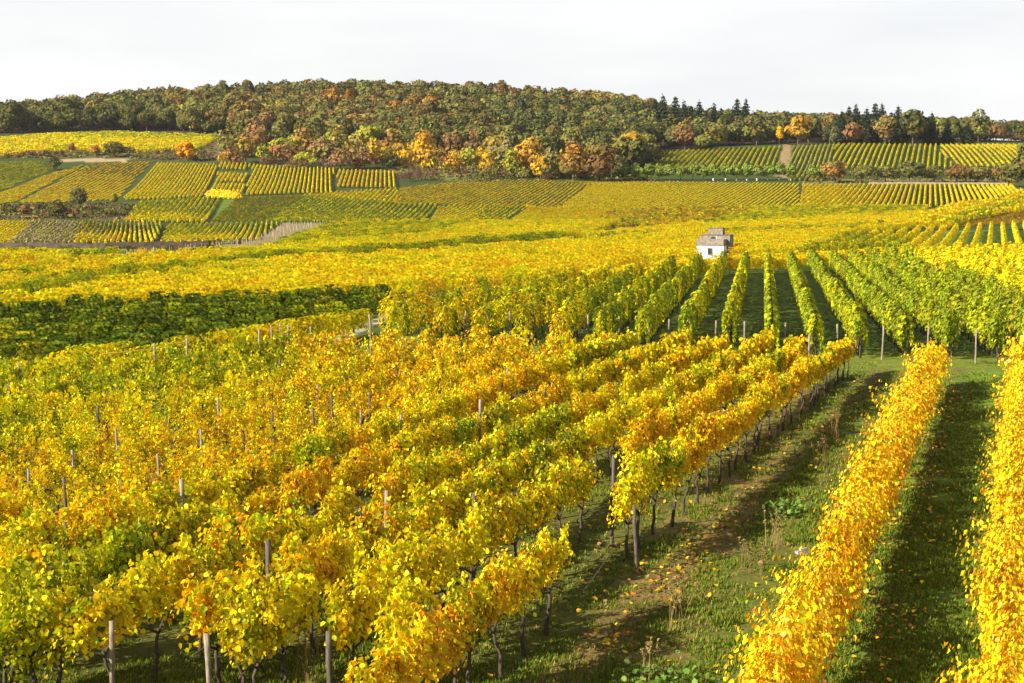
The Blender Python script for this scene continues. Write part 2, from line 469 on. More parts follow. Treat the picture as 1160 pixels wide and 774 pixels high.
# ------------------------------------------------------------------ grapevines
def vine_points(kind, L, r):
    """leaf positions and outward normals of one vine, row along x, base at origin"""
    P = []; Nn = []
    if kind == 'hedge':
        ns, per, zc = 34, 46, 0.75
    elif kind == 'arch':
        ns, per, zc = 29, 44, 0.95
    else:                       # loose, staked vine
        ns, per, zc = 22, 36, 0.60
    for s in range(ns):
        x0 = (s + 0.5) / ns * L - L / 2 + r.normal() * 0.07
        if kind == 'arch': x0 = .45 * x0 + .55 * (round((x0 / L + .5) * 3 - .5) + .5 - 1.5) / 3 * L
        side = 1 if r.random() < .5 else -1
        if kind == 'hedge':
            top = 1.80 + r.normal() * 0.15; spread = r.uniform(.04, .40)
            if r.random() < .10: top += r.uniform(.1, .35)
            t = np.linspace(0.0, 1.0, per)
            z = 0.62 + (top - .62) * t
            y = side * spread * np.sin(t * 2.2 + .3) + r.normal() * .05
            x = x0 + r.normal() * .14 * t
            if r.random() < .22:
                kx = r.uniform(.6, 2.2); e = t > .7; y = y + e * side * (t - .7) * kx; z = z + e * (t - .7) * r.uniform(-1.2, .9)
        elif kind == 'arch':
            top = 1.56 + r.normal() * 0.15; spread = r.uniform(.04, .28)
            t = np.linspace(0, 1, per)
            z = zc + (top - zc) * np.sin(np.minimum(t * 2.1, 3.0)) - np.maximum(t - .62, 0) * r.uniform(.0, 1.3)
            y = side * spread * t ** 1.2
            x = x0 + r.normal() * .22 * t
        else:
            top = 1.42 + r.normal() * 0.2; spread = r.uniform(.10, .60)
            t = np.linspace(0, 1, per)
            a = r.uniform(0, 6.28)
            z = zc + (top - zc) * np.sin(np.minimum(t * 2.0, 2.6)) - np.maximum(t - .7, 0) * r.uniform(0, 1.6)
            y = spread * t * math.sin(a)
            x = x0 * .75 + spread * t * math.cos(a)
        p = np.stack([x, y, z], 1) + r.normal(size=(per, 3)) * np.array([.05, .045, .045])
        n = np.stack([r.normal(size=per) * .35, np.sign(p[:, 1]) * .75 + p[:, 1] * .8, np.full(per, .42)], 1) + r.normal(size=(per, 3)) * .34
        P.append(p); Nn.append(n)
    P = np.concatenate(P); Nn = np.concatenate(Nn)
    k = P[:, 2] > {'hedge': .52, 'arch': .72, 'loose': .40}[kind] + .10 * np.abs(r.normal(size=len(P))) * (1 if kind != 'arch' else -1)
    sid = np.repeat(np.arange(ns), per)
    return P[k], Nn[k], sid[k]
def vine_cols(P, pal, r, lowcol=None, sid=None):
    """older leaves low on the vine have turned further than the shoot tips"""
    c = pick(pal, len(P), r, .12)
    if sid is not None:
        sc_ = pick(pal, 60, r, .10)
        m = r.random(len(P)) < .68
        c[m] = sc_[sid[m]] * (1 + .07 * r.normal(size=(int(m.sum()), 1)))
    c = np.clip(c, .004, .82)
    f = np.clip((1.15 - P[:, 2]) / 0.7, 0, 1) * .55
    m = r.random(len(P)) < f
    if lowcol is not None and m.any(): c[m] = pick(lowcol, int(m.sum()), r)
    f2 = np.clip((P[:, 2] - 1.45) / 0.5, 0, 1) * .32
    m = r.random(len(P)) < f2
    if lowcol is not None and m.any(): c[m] = pick('lime', int(m.sum()), r)
    return c
def trunk_acc(A, r, m=0, detail=True, arms=True, base=(0, 0, 0), rot=0.0):
    lean = r.normal(size=2) * .06
    k = 5 if detail else 3
    t = np.linspace(0, 1, k)
    pts = np.stack([lean[0] * t + r.normal(size=k) * .025, lean[1] * t + r.normal(size=k) * .025, -0.08 + t * .95], 1)
    cs, sn = math.cos(rot), math.sin(rot)
    Rm = np.array([[cs, -sn, 0], [sn, cs, 0], [0, 0, 1]])
    rad = np.linspace(.05, .03, k) * r.uniform(.8, 1.25)
    V, q, tr = tube_np(pts, rad, 6 if detail else 4)
    A.add(V @ Rm.T + np.asarray(base), q, tr, (1, 1, 1), m)
    if arms:
        for sgn in (-1, 1):
            e = pts[-1]
            p2 = np.array([e - [0, 0, .08], e + [sgn * .25, r.normal() * .04, .06 + r.normal() * .03], e + [sgn * .55, r.normal() * .05, .02 + r.normal() * .05]])
            V, q, tr = tube_np(p2, [.026, .019, .011], 5 if detail else 3)
            A.add(V @ Rm.T + np.asarray(base), q, tr, (1, 1, 1), m)

VLEN = 1.25
class Kit: pass
VINE = {}
def foliage_variants(key, kind, pal, low, n, size):
    out_ = []
    for i in range(n):
        r = np.random.default_rng(abs(hash_(key)) + i * 13)
        P, Nn, sid = vine_points(kind, VLEN * 1.06, r)
        V, q, _ = leaves2(P, Nn, size * r.uniform(.55, 1.5, len(P)), r, 1.1)
        c = np.repeat(vine_cols(P, pal, r, low, sid), 6, 0)
        out_.append(mesh_np('foliage_' + key, V, [q], [M_LEAF], c))
    VINE[key] = out_
def hash_(s):
    h = 17
    for ch in s: h = (h * 131 + ord(ch)) % 1000003
    return h
foliage_variants('hedge', 'hedge', 'hgold', ([ORA, GOLD], [.5, .5]), 7, .061)
foliage_variants('gold', 'arch', 'gold', ([ORA, GOLD, AMBER], [.25, .5, .25]), 6, .061)
foliage_variants('yellow', 'arch', 'ylw2', ([GOLD, ORA, YEL], [.5, .12, .38]), 5, .061)
foliage_variants('mixed', 'arch', 'mixed', ([GOLD, ORA, YEL], [.5, .12, .38]), 6, .061)
foliage_variants('lime', 'arch', 'lime', ([YEL, GOLD], [.6, .4]), 5, .061)
foliage_variants('amber', 'loose', 'amber', None, 5, .058)
foliage_variants('looseyellow', 'loose', 'yellow', None, 4, .058)
foliage_variants('looselime', 'loose', 'lime', None, 4, .058)
TRUNKS = []
for i in range(6):
    A = Acc(); trunk_acc(A, np.random.default_rng(50 + i)); TRUNKS.append(A.mesh('trunk', [M_BARK]))

# --- plant positions of the near field: every row a straight line on the ground
plants = []    # x, y, az, key, row id
def row(p0, p1, rid, keyf, gaps=0.0, step=VLEN, wob=.05):
    if rid not in 'AB': p0 = np.array(p0) * 1.055; p1 = np.array(p1) * (1.055 if rid == 'H' or p1[1] < 50 else 1.02)
    p0 = np.array(p0, float); p1 = np.array(p1, float)
    L = np.linalg.norm(p1 - p0); d = (p1 - p0) / L; nrm = np.array([-d[1], d[0]])
    n = int(L / step)
    for i in range(n + 1):
        if gaps and rng.random() < gaps: continue
        q = p0 + d * (i * step + rng.normal() * .06) + nrm * rng.normal() * wob
        plants.append((q[0], q[1], math.atan2(d[1], d[0]), keyf(q[0], q[1]), rid))
def k_hedge(x, y): return 'hedge'
def corner(x, y):
    u, v = project(x, y, H(x, y))
    return u < 100 and v > 640
def k_right(x, y):
    a = vnoise(x * .35, y * .22, 21) + rng.normal() * .12
    return 'gold' if a < .55 else ('mixed' if a < .72 else ('yellow' if a < .86 else 'lime'))
def k_mid(x, y):
    if corner(x, y): return 'looselime' if rng.random() < .55 else 'looseyellow'
    a = vnoise(x * .33, y * .2, 31) + rng.normal() * .14
    return 'lime' if a < .24 else ('mixed' if a < .48 else ('yellow' if a < .68 else 'gold'))
def lineX(x0, y0, s, y): return (x0 + s * (y - y0), y)
row(lineX(16.8, 56.2, .352, 15.0), lineX(16.8, 56.2, .352, 57.5), 'A', k_hedge, step=1.05)
row(lineX(19.2, 53, .364, 14.0), lineX(19.2, 53, .364, 57.8), 'B', k_hedge, step=1.05)
row((-1.75, 17.2), (0.95, 24.5), 'C', k_right, step=1.2)
row((2.35, 28.6), (14.4, 60.0), 'C', k_right, step=1.2)
row((-2.35, 20.6), (1.7, 30.8), 'D', k_right, step=1.2)
row((2.95, 34.3), (12.0, 58.3), 'D', k_right, step=1.2)
row((-4.0, 20.4), (11.0, 60.4), 'E', k_mid, .03, step=1.22)
row((-5.9, 20.4), (9.2, 60.6), 'F', k_mid, .04, step=1.22)
row((-8.0, 19.7), (7.3, 60.6), 'G', k_mid, .05, step=1.22)
row((-10.0, 19.2), (5.4, 60.4), 'H', k_mid, .06, step=1.22)
# left mass: rows continue to the left, looser vines
FGL = [(-500, 448), (0, 446), (150, 440), (260, 426), (330, 414), (420, 416), (505, 414), (600, 416), (720, 416), (800, 410), (1000, 2000), (-2500, 2000)]
GREENISH = [(-300, 395), (330, 380), (345, 420), (300, 445), (180, 475), (60, 520), (-300, 520)]
GREEN2 = [(-100, 640), (60, 650), (75, 774), (-100, 800)]
def k_left(x, y):
    u, v = project(x, y, H(x, y) + 1.2)
    a = vnoise(x * .25, y * .22, 41) + rng.normal() * .15
    if pip(np.array(u), np.array(v), GREENISH): return 'looselime' if a < .6 else 'looseyellow'
    if pip(np.array(u), np.array(v), GREEN2): return 'lime' if a < .6 else 'yellow'
    if v > 590: return 'mixed' if a < .55 else ('yellow' if a < .75 else 'gold')
    return 'amber' if a < .72 else 'looseyellow'
k = 0
while k < 34:
    x0 = 3.3 - 2.0 * k
    pts = []
    for i in range(60):
        y = 19 + i * 1.2
        x = x0 + .37 * (y - 60.4)
        if k > 4 and False: pass
        z = float(H(x, y)); u, v = project(x, y, z)
        if u < -110 or u > 1200 or not pip(np.array(u), np.array(v), FGL): continue
        if rng.random() < .05: continue
        x += rng.normal() * .14; y += rng.normal() * .12
        if 95 < u < 215 and 690 < v < 900: continue
        kk = k_left(x, y)
        plants.append((x, y, math.atan2(1, .37), kk, 'left%d' % k))
    k += 1

for u_, v_, k_ in [(8, 790, 'looselime'), (40, 800, 'looselime'), (66, 792, 'looseyellow'), (20, 760, 'looselime'), (292, 812, 'lime'), (322, 806, 'yellow'), (455, 812, 'yellow'), (250, 790, 'gold'), (22, 735, 'looseyellow')]:
    g_ = ground_at(u_, v_); plants.append((g_[0], g_[1], 1.2, k_, 'left0'))

ROWINFO = {
    'A': ('gold-orange grapevine in the dense hedge row between the two right-hand grass aisles', 'vines of the hedge row between two grass aisles'),
    'B': ('gold-orange grapevine in the hedge row cut off by the right edge of the photo', 'vines of the hedge row at the right edge'),
    'C': ('golden grapevine in the row bordering the leaf-strewn grass aisle, dark trunks showing', 'vines of the row along the leafy aisle'),
    'D': ('golden grapevine in the second row left of the leaf-strewn grass aisle', 'vines of the second row from the leafy aisle'),
    'E': ('yellow and green grapevine in the third row left of the leaf-strewn aisle', 'vines of the third row from the leafy aisle'),
    'F': ('yellow and green grapevine in the fourth row left of the leaf-strewn aisle', 'vines of the fourth row from the leafy aisle'),
    'G': ('yellow and green grapevine in the fifth row left of the leaf-strewn aisle', 'vines of the fifth row from the leafy aisle'),
    'H': ('yellow and green grapevine in the sixth row left of the leaf-strewn aisle', 'vines of the sixth row from the leafy aisle'),
}
px = np.array([p[0] for p in plants]); py = np.array([p[1] for p in plants]); pz = H(px, py)
pu, pv = project(px, py, pz + 1.2)
inview = (pu > -30) & (pu < 1190) & (pv < 800)
vis = inview & (py > 14)
rowpri = np.array([0.0 if p[4] in ROWINFO else 8.0 for p in plants])
order = sorted(np.nonzero(vis)[0], key=lambda i: py[i] + rowpri[i])
indiv = set(order[:296])
LEFTG = ('yellow grapevine in the front of the dense vines left of the trellised rows', 'vines in the front of the dense left vineyard')
# anything else in or near the view: merged into one mass
near_acc = Acc(); near_left = Acc()
def add_stuff_vine(A, x, y, z, az, key, sc, r, lod):
    src = VLOD[(key, lod)][r.integers(len(VLOD[(key, lod)]))]
    V, q, t, c, mq = src
    cs, sn = math.cos(az), math.sin(az)
    W = V * np.array([1, 1 if r.random() < .5 else -1, 1]) * sc
    W = np.stack([W[:, 0] * cs - W[:, 1] * sn + x, W[:, 0] * sn + W[:, 1] * cs + y, W[:, 2] + z], 1)
    A.add(W, q, None, np.clip(c * r.uniform(.85, 1.15), 0, .82), 0)
KEYS = {'hedge': ('hedge', 'hgold', ([ORA, GOLD], [.5, .5])), 'gold': ('arch', 'gold', ([ORA, GOLD, AMBER], [.25, .5, .25])),
        'yellow': ('arch', 'ylw2', ([GOLD, ORA, YEL], [.5, .12, .38])), 'mixed': ('arch', 'mixed', ([GOLD, ORA, YEL], [.5, .12, .38])),
        'lime': ('arch', 'lime', ([YEL, GOLD], [.6, .4])), 'amber': ('loose', 'amber', None), 'looseyellow': ('loose', 'yellow', None), 'looselime': ('loose', 'lime', None)}
VLOD = {}
for key, (kind, pal, low) in KEYS.items():
    for lod, (frac, sz) in {0: (1.0, .061), 1: (.60, .090), 2: (.36, .125)}.items():
        lst = []
        for i in range(5):
            r = np.random.default_rng(hash_(key) + 700 + i + 31 * lod)
            P, Nn, sid = vine_points(kind, VLEN * 1.06, r)
            kk = r.random(len(P)) < frac
            P, Nn, sid = P[kk], Nn[kk], sid[kk]
            s_ = sz * (.9 if kind == 'loose' else 1.0)
            V, q, _ = leaves2(P, Nn, s_ * r.uniform(.6, 1.45, len(P)), r, 1.1)
            lst.append((V, q, None, np.repeat(vine_cols(P, pal, r, low, sid), 6, 0), None))
        VLOD[(key, lod)] = lst
cnt = {}
for i, (x, y, az, key, rid) in enumerate(plants):
    z = float(pz[i])
    if rid in ROWINFO: lab, grp = ROWINFO[rid]
    else: lab, grp = LEFTG
    if i in indiv:
        o = empty('grapevine', (x, y, z), lab, 'grapevine', grp, az)
        s = rng.uniform(.93, 1.09) * (1.0 if rid in 'ABCD' else 1.0 + .13 * float(np.clip((40 - y) / 14, 0, 1)))
        f = put('foliage', random.choice(VINE[key]), o)
        f.scale = (random.choice((-1, 1)) * s, random.choice((-1, 1)) * s, s * rng.uniform(.94, 1.06))
        if rid in 'CD': f.scale = (f.scale[0], f.scale[1] * 1.08, f.scale[2] * 1.12)
        if rid in 'AB': f.scale = (f.scale[0], f.scale[1] * rng.uniform(.8, 1.25), f.scale[2] * rng.uniform(.93, 1.08))
        b = rng.uniform(.88, 1.10)
        f.color = (min(b, 1.06), b * rng.uniform(.95, 1.05), b, 1)
        put('trunk', random.choice(TRUNKS), o, rotz=0 if rng.random() < .5 else math.pi)
    else:
        r = rng
        A = near_acc if rid in ROWINFO else near_left
        if py[i] > 100: continue
        add_stuff_vine(A, x, y, z, az, key, rng.uniform(.93, 1.1), r, 0 if y < 38 else (1 if y < 56 else 2))
        if y < 62: trunk_acc(A, r, 1, False, False, (x, y, z), az)
if near_acc.n:
    tag(put('vineyard_vines', near_acc.mesh('vines_rows', [M_LEAF, M_BARK])), 'far ends of the yellow trellised vine rows running up to the grass track', 'vineyard', kind='stuff')
if near_left.n:
    tag(put('vineyard_vines', near_left.mesh('vines_left', [M_LEAF, M_BARK])), 'dense mass of yellow and lime staked vines filling the left foreground', 'vineyard', kind='stuff')

# ------------------------------------------------------------------ vineyard parcels further off (nobody could count their vines)
def seg_template(lod, r, h, w, L, fine=False):
    fs = min(.31, .20 + .12 * h)
    if lod == 2: n, sz = 210, .165
    elif lod == 3: n, sz = 125, .205
    elif fine: n, sz = int(26 + 14 * h), fs
    else: n, sz = 28, .50
    z = h * (1 - .72 * r.random(n) ** 1.25)
    x = r.uniform(-.5, .5, n) * L
    prof = np.where(z / h > .85, .6, 1.0)
    y = np.sign(r.normal(size=n)) * w / 2 * prof * r.uniform(.55, 1.1, n)
    P = np.stack([x, y, z], 1)
    Nn = np.stack([r.normal(size=n) * .3, np.sign(y) * .9, .35 + .9 * (z / h > .8) + r.normal(size=n) * .3], 1)
    V, q, _ = leaves1(P, Nn, sz * r.uniform(.8, 1.25, n), r, .3)
    return V, q, n
def parcel(name, poly, dirpx, spacing, pal, label, h=1.55, w=None, px=None, step=None, lod=None, pal2=None, patch=None, az=None, trunk=False, yr=(40, 720), gap=.02, vary=.5, seg=1.12):
    W = np.array([ground_at(*p) for p in poly])
    if az is None:
        a, b = ground_at(*dirpx[0]), ground_at(*dirpx[1])
        d = (b - a)[:2]
    else:
        d = np.array([math.sin(az), math.cos(az)])
    d = d / np.linalg.norm(d); n = np.array([-d[1], d[0]])
    c = W[:, :2].mean(0)
    a1 = (W[:, :2] - c) @ d; b1 = (W[:, :2] - c) @ n
    Ym = np.median(W[:, 1])
    if px is not None:
        spacing = px / F * Ym * max(.12, abs(n[0])); h = min(h, 1.1)
        if dirpx is not None:
            sl_ = abs((dirpx[1][1] - dirpx[0][1]) / ((dirpx[1][0] - dirpx[0][0]) or .01))
            h = float(np.clip(.62 * px * sl_ * Ym / F, .42, h))
        w = min(.75, spacing * .28)
    if w is None: w = .6
    if lod is None: lod = 2 if Ym < 125 else (3 if Ym < 235 else 4)
    if step is None: step = {2: 1.25, 3: 1.4, 4: 2.0}[lod]
    r = np.random.default_rng(hash_(name + label))
    mg = 3 + .06 * Ym
    bb = np.arange(b1.min() - mg, b1.max() + mg, spacing)
    aa = np.arange(a1.min() - mg, a1.max() + mg, step)
    B, A_ = np.meshgrid(bb, aa, indexing='ij')
    A_ = A_ + r.normal(size=A_.shape) * step * .08
    rowid = np.repeat(np.arange(len(bb))[:, None], len(aa), 1)
    x = c[0] + A_ * d[0] + B * n[0]; y = c[1] + A_ * d[1] + B * n[1]
    x, y, rowid = x.ravel(), y.ravel(), rowid.ravel()
    k = (y > yr[0]) & (y < yr[1]); x, y, rowid = x[k], y[k], rowid[k]
    z = H(x, y); u, v = project(x, y, z + .72 * h)
    k = pip(u, v, poly) & (r.random(len(x)) > gap)
    k &= ~((np.hypot(x - HUT[0], y - HUT[1]) < 4.3) | ((np.abs(u - 809) < 21) & (v > 258) & (v < 292) & (y < HUT[1])))
    x, y, z, u, v, rowid = x[k], y[k], z[k], u[k], v[k], rowid[k]
    if not len(x): return
    T = [seg_template(lod, r, h, w, step * seg, px is not None) for _ in range(8)]
    ang = math.atan2(d[1], d[0])
    cs, sn = math.cos(ang), math.sin(ang)
    nV = len(T[0][0]); nl = T[0][2]
    ti = r.integers(0, 8, len(x))
    V = np.stack([t[0] for t in T])[ti]                    # (m, nV, 3)
    V = V * np.stack([np.ones(len(x)), np.where(r.random(len(x)) < .5, 1, -1), r.uniform(.86, 1.14, len(x))], 1)[:, None, :]
    # slope along the row tilts the segment
    zs = (H(x + d[0], y + d[1]) - H(x - d[0], y - d[1])) / 2
    V2 = np.empty_like(V)
    V2[..., 0] = V[..., 0] * cs - V[..., 1] * sn + x[:, None]
    V2[..., 1] = V[..., 0] * sn + V[..., 1] * cs + y[:, None]
    V2[..., 2] = V[..., 2] + V[..., 0] * zs[:, None] + z[:, None]
    q = (np.arange(len(x)) * nV)[:, None, None] + T[0][1][None]
    # colour: one tone per vine drawn towards a patchwise tone, then per-leaf scatter
    tone = pick(pal, len(x), r, .10)
    pt = pick(pal, 40, r, .05)
    pid = (vnoise(x * .08 + 7, y * .08, 2) * 26 + vnoise(rowid * .7, x * .02, 4) * 13).astype(int) % 40
    tone = tone * vary + pt[pid] * (1 - vary)
    if pal2 is not None:
        for pp, pl in pal2:
            kk = pip(u + r.normal(size=len(u)) * 2.0, v + r.normal(size=len(u)) * .8, pp)
            if kk.any(): tone[kk] = pick(pl, int(kk.sum()), r, .10)
    lc = np.repeat(tone[:, None, :], nl, 1) * (1 + (.17 if lod == 2 else .12) * r.normal(size=(len(x), nl, 1)))
    alt = pick(pal, len(x) * nl, r).reshape(len(x), nl, 3)
    am = r.random((len(x), nl, 1)) < (.25 if lod == 2 else .13)
    lc = np.where(am, alt, lc)
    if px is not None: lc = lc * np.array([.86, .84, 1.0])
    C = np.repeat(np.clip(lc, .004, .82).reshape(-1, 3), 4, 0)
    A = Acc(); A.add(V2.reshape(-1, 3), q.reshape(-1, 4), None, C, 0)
    if trunk:
        for i in range(len(x)):
            if y[i] < 115: trunk_acc(A, r, 1, False, False, (x[i], y[i], z[i]), ang)
    tag(put('vineyard_vines', A.mesh('vines_' + name, [M_LEAF, M_BARK])), label, 'vineyard', kind='stuff')

P = parcel
HUT = ground_at(806, 293.5)
# --- flat middle ground
P('green_flat', [(-300, 404), (0, 404), (150, 400), (300, 376), (330, 367), (430, 347), (442, 329), (250, 336), (0, 346), (-300, 352)],
  None, 1.85, 'dgreen', 'dark green vineyard parcel on the flat below the bright yellow band', h=1.35, w=.75, gap=.03, step=1.5, vary=.85, az=math.radians(38), seg=.58)
P('yellow_edge', [(60, 412), (150, 407), (260, 392), (330, 375), (415, 362), (425, 350), (330, 366), (150, 400), (60, 405)],
  ((140, 404), (330, 368)), 1.7, 'yellow', 'thin yellow edge of vines along the near side of the dark green parcel', h=1.5, w=.7, lod=2)
P('block', [(425, 376), (432, 363), (505, 362), (600, 364), (780, 373), (1000, 381), (1160, 385), (1500, 390), (1500, 292), (1160, 282), (1000, 285), (905, 290), (800, 294), (640, 313), (440, 342)],
  None, 2.08, ([GRN, MLIME, YEL], [.66, .31, .03]), 'middle block of tall trellised rows running away toward the small white hut', h=2.1, w=.60, az=math.radians(10.0), trunk=True, step=1.2, gap=.01, lod=2,
  pal2=[([(400, 410), (400, 330), (640, 305), (800, 288), (800, 320), (740, 400), (600, 400)], ([YEL, MLIME, GOLD, GRN], [.42, .30, .18, .10])),
        ([(430, 400), (430, 376), (760, 372), (800, 396)], ([MLIME, GRN, YEL], [.5, .4, .1])),
        ([(640, 330), (800, 290), (880, 290), (860, 400), (740, 400)], ([YEL, MLIME, GRN], [.25, .45, .30])),
        ([(880, 292), (1040, 284), (1100, 330), (1300, 380), (1300, 430), (880, 420)], ([MLIME, GRN, YEL], [.28, .70, .02])),
        ([(1030, 276), (1044, 300), (1100, 309), (1165, 331), (1500, 400), (1500, 270)], 'ylw2')])
P('cross_strip', [(640, 315), (700, 305), (790, 295), (900, 290.5), (1010, 285), (1160, 281), (1500, 284), (1500, 291), (1160, 288), (1000, 291), (905, 296), (830, 299), (740, 310), (650, 320)],
  ((700, 304), (1160, 285)), 2.0, 'ylw2', 'thin yellow strip of vines crossing the far end of the tall block', h=1.5, w=.9, lod=3)
P('band_yellow', [(-300, 352), (0, 345), (250, 335), (435, 329), (640, 309), (792, 290), (792, 268), (660, 272), (440, 288), (300, 296), (130, 320), (0, 342), (-300, 352)],
  ((100, 330), (700, 285)), 2.0, 'ylw2', 'broad bright yellow vineyard band sweeping across the flat to the hut', h=1.6, w=.95, lod=3)
P('band_green', [(-300, 350), (0, 341), (130, 319), (280, 298), (300, 292), (170, 303), (80, 313), (0, 326), (-300, 345)],
  ((0, 335), (280, 294)), 2.0, 'lime', 'green band of vines above the broad bright yellow band at left', h=1.6, w=.9, lod=3)
P('band_gold', [(-300, 345), (0, 326), (80, 313), (170, 303), (300, 291), (270, 288), (140, 298), (60, 304), (0, 311), (-300, 330)],
  ((0, 320), (280, 291)), 2.0, 'ylw2', 'thin golden band of vines between two green bands at left', h=1.6, w=.9, lod=3,
  pal2=[([(-50, 322), (40, 311), (40, 307), (-50, 315)], 'green')])
P('band_lime', [(-300, 330), (0, 311), (60, 304), (140, 298), (270, 288), (300, 283), (200, 287), (140, 291), (0, 300), (-300, 312)],
  ((0, 306), (280, 286)), 2.0, 'yellow', 'yellow-green band of vines below the stone bank at left', h=1.6, w=.9, lod=3)
P('bank_foot', [(-300, 310), (0, 299), (132, 291), (128, 285), (0, 286), (-300, 288)],
  ((0, 293), (128, 287)), 2.0, 'lime', 'short yellow-green vine strip right under the brown stone bank', h=1.6, w=.9, lod=3,
  pal2=[([(85, 294), (135, 290), (132, 285), (85, 288)], 'green'), ([(-300, 300), (-300, 286), (75, 285), (75, 294)], 'ylw2')])
P('lime_slope', [(200, 289), (300, 281), (345, 264), (380, 251), (490, 250.5), (580, 251), (705, 250), (665, 264), (545, 274), (440, 282), (300, 293)],
  ((300, 288), (660, 256)), 2.0, 'yellow', 'smooth yellow-green vineyard rising behind the broad yellow band', h=1.6, w=.95, lod=3,
  pal2=[([(380, 251), (540, 251), (480, 266), (330, 278), (300, 280)], 'lime'), ([(430, 277), (560, 262), (680, 252), (690, 256), (560, 268), (430, 282)], 'ylw2')])
P('green_strip', [(200, 306), (290, 296), (440, 286), (545, 277), (640, 270), (640, 265), (545, 271), (440, 280), (290, 291), (200, 301)],
  ((200, 304), (640, 268)), 2.0, 'green', 'narrow dark green vine strip crossing the yellow fields in mid picture', h=1.7, w=.95, lod=3)
P('young_brown', [(690, 240), (760, 235), (845, 233), (842, 241), (775, 253), (690, 256), (660, 266), (655, 262), (690, 250)],
  ((690, 250), (840, 238)), 2.0, 'brown', 'brownish half-bare vineyard parcel behind the small white hut', h=1.3, w=.7, gap=.15)
P('behind_hut', [(660, 272), (790, 269), (800, 290), (830, 291), (900, 284), (960, 263), (1040, 253), (1050, 233), (850, 234), (845, 241), (775, 254), (700, 262), (660, 267)],
  ((700, 270), (1040, 243)), 2.1, 'ylw2', 'yellow vineyard with green streaks rising behind the small white hut', h=1.7, w=.9, lod=3,
  pal2=[([(850, 235), (1050, 233), (1040, 240), (900, 248), (800, 254), (790, 250)], 'lime'), ([(655, 270), (740, 263), (745, 266), (660, 273)], 'green'),
        ([(800, 262), (1000, 254), (1000, 257), (800, 266)], 'lime')])
P('fan', [(880, 286), (955, 266), (1000, 262), (1070, 257), (1160, 252), (1500, 246), (1500, 284), (1160, 281), (1000, 284)],
  None, 2.05, 'yellow', 'fanned yellow vine rows on bright grass at the right, behind the tall block', h=1.7, w=.6, lod=3, az=math.radians(18.7), gap=.0,
  pal2=[([(870, 290), (950, 262), (1040, 270), (1000, 290)], 'lime'), ([(1060, 290), (1060, 267), (1500, 262), (1500, 290)], 'yellow')])
P('red_patch', [(1070, 255), (1100, 246), (1160, 237), (1500, 225), (1500, 246), (1160, 252), (1075, 257)],
  ((1075, 254), (1160, 240)), 2.0, 'red', 'reddish brown vineyard patch above the fanned rows at the right', px=7.0, h=1.4, w=.6)
P('wedge', [(1038, 250), (1040, 243), (1085, 229), (1123, 226), (1158, 218), (1500, 214), (1500, 224), (1160, 236), (1113, 244), (1075, 254), (1040, 254)],
  ((1045, 250), (1155, 224)), 2.0, 'ylw2', 'bright yellow curved vine wedge below the hedge at the right', h=1.7, w=.8,
  pal2=[([(1060, 250), (1160, 224), (1160, 230), (1080, 252)], 'lime')])
# --- slope, left half
P('top_left', [(-300, 185), (0, 175), (60, 170), (150, 170), (222, 168), (250, 153), (130, 149.5), (60, 151), (0, 156), (-300, 168)],
  ((0, 168), (240, 158)), 2.4, 'yellow', 'bright yellow-green vineyard directly below the forest at upper left', h=1.7, w=1.3, pal2=[([(80, 149), (250, 149), (250, 156), (80, 156)], 'lime')])
P('left_green', [(-300, 188), (0, 183), (55, 182.5), (62, 192), (0, 216), (-300, 240)], ((60, 189), (0, 211)), 2.2, 'lime', 'green-yellow vineyard at the far left edge under the beige track', px=5.0, h=1.6, w=.9)
P('left_strip', [(-200, 260), (0, 218), (62, 195), (100, 185), (76, 197), (20, 227), (0, 231), (-200, 262)], ((95, 187), (10, 222)), 2.2, 'ylw2', 'thin yellow vine strip left of the orange-yellow parcel', px=4.6, h=1.6, w=.9)
P('left_orange', [(22, 229), (104, 184.5), (172, 183), (133, 225), (60, 229)], ((140, 186), (60, 226)), 3.0, ([YEL, GOLD, AMBER], [.5, .25, .25]), 'orange-yellow hillside parcel left of the strongly striped one', px=6.0, h=1.6, w=.8,
  pal2=[([(85, 195), (104, 184), (172, 183), (155, 200)], ([AMBER, OLIVE, YEL], [.5, .3, .2]))])
P('striped_left', [(179, 184), (246, 185.5), (230, 222), (139, 225)], ((179, 184), (139, 225)), 3.0, 'ylw2', 'strongly striped yellow and green parcel on the slope below the round orange tree', px=4.1, h=1.6, w=.75)
P('terraces', [(250, 183), (284, 185), (280, 191), (248, 190)], ((268, 184), (265, 190)), 2.6, 'ylw2', 'topmost of the four small terraced vine plots', px=4.6, h=1.5, w=.8)
P('terraces', [(247, 195), (282, 196), (278, 205), (244, 204)], ((266, 196), (261, 204)), 2.8, 'ylw2', 'second from the top of the four small terraced vine plots', px=4.6, h=1.5, w=.8)
P('terraces', [(241, 207), (277, 208), (274, 216), (239, 214)], ((260, 208), (256, 215)), 2.8, 'ylw2', 'third from the top of the four small terraced vine plots', px=4.6, h=1.5, w=.8)
P('terraces', [(236, 217), (271, 217.5), (270, 222.5), (235, 221.5)], ((237, 219), (270, 220)), 1.8, ([AMBER, GOLD, YEL], [.5, .3, .2]), 'lowest of the four small terraced vine plots, solid yellow', h=1.6, w=1.2)
P('striped_mid', [(287, 186), (378, 191), (377, 216), (277, 219)], ((318, 188), (307, 218)), 3.0, 'ylw2', 'striped yellow parcel of steep rows right of the small terraces', px=4.6, h=1.6, w=.75)
P('striped_small', [(383, 192), (449, 194), (449, 211), (381, 210)], ((415, 193), (412, 211)), 3.0, 'amber', 'small striped amber parcel below the shrubby thicket', px=4.8, h=1.6, w=.75)
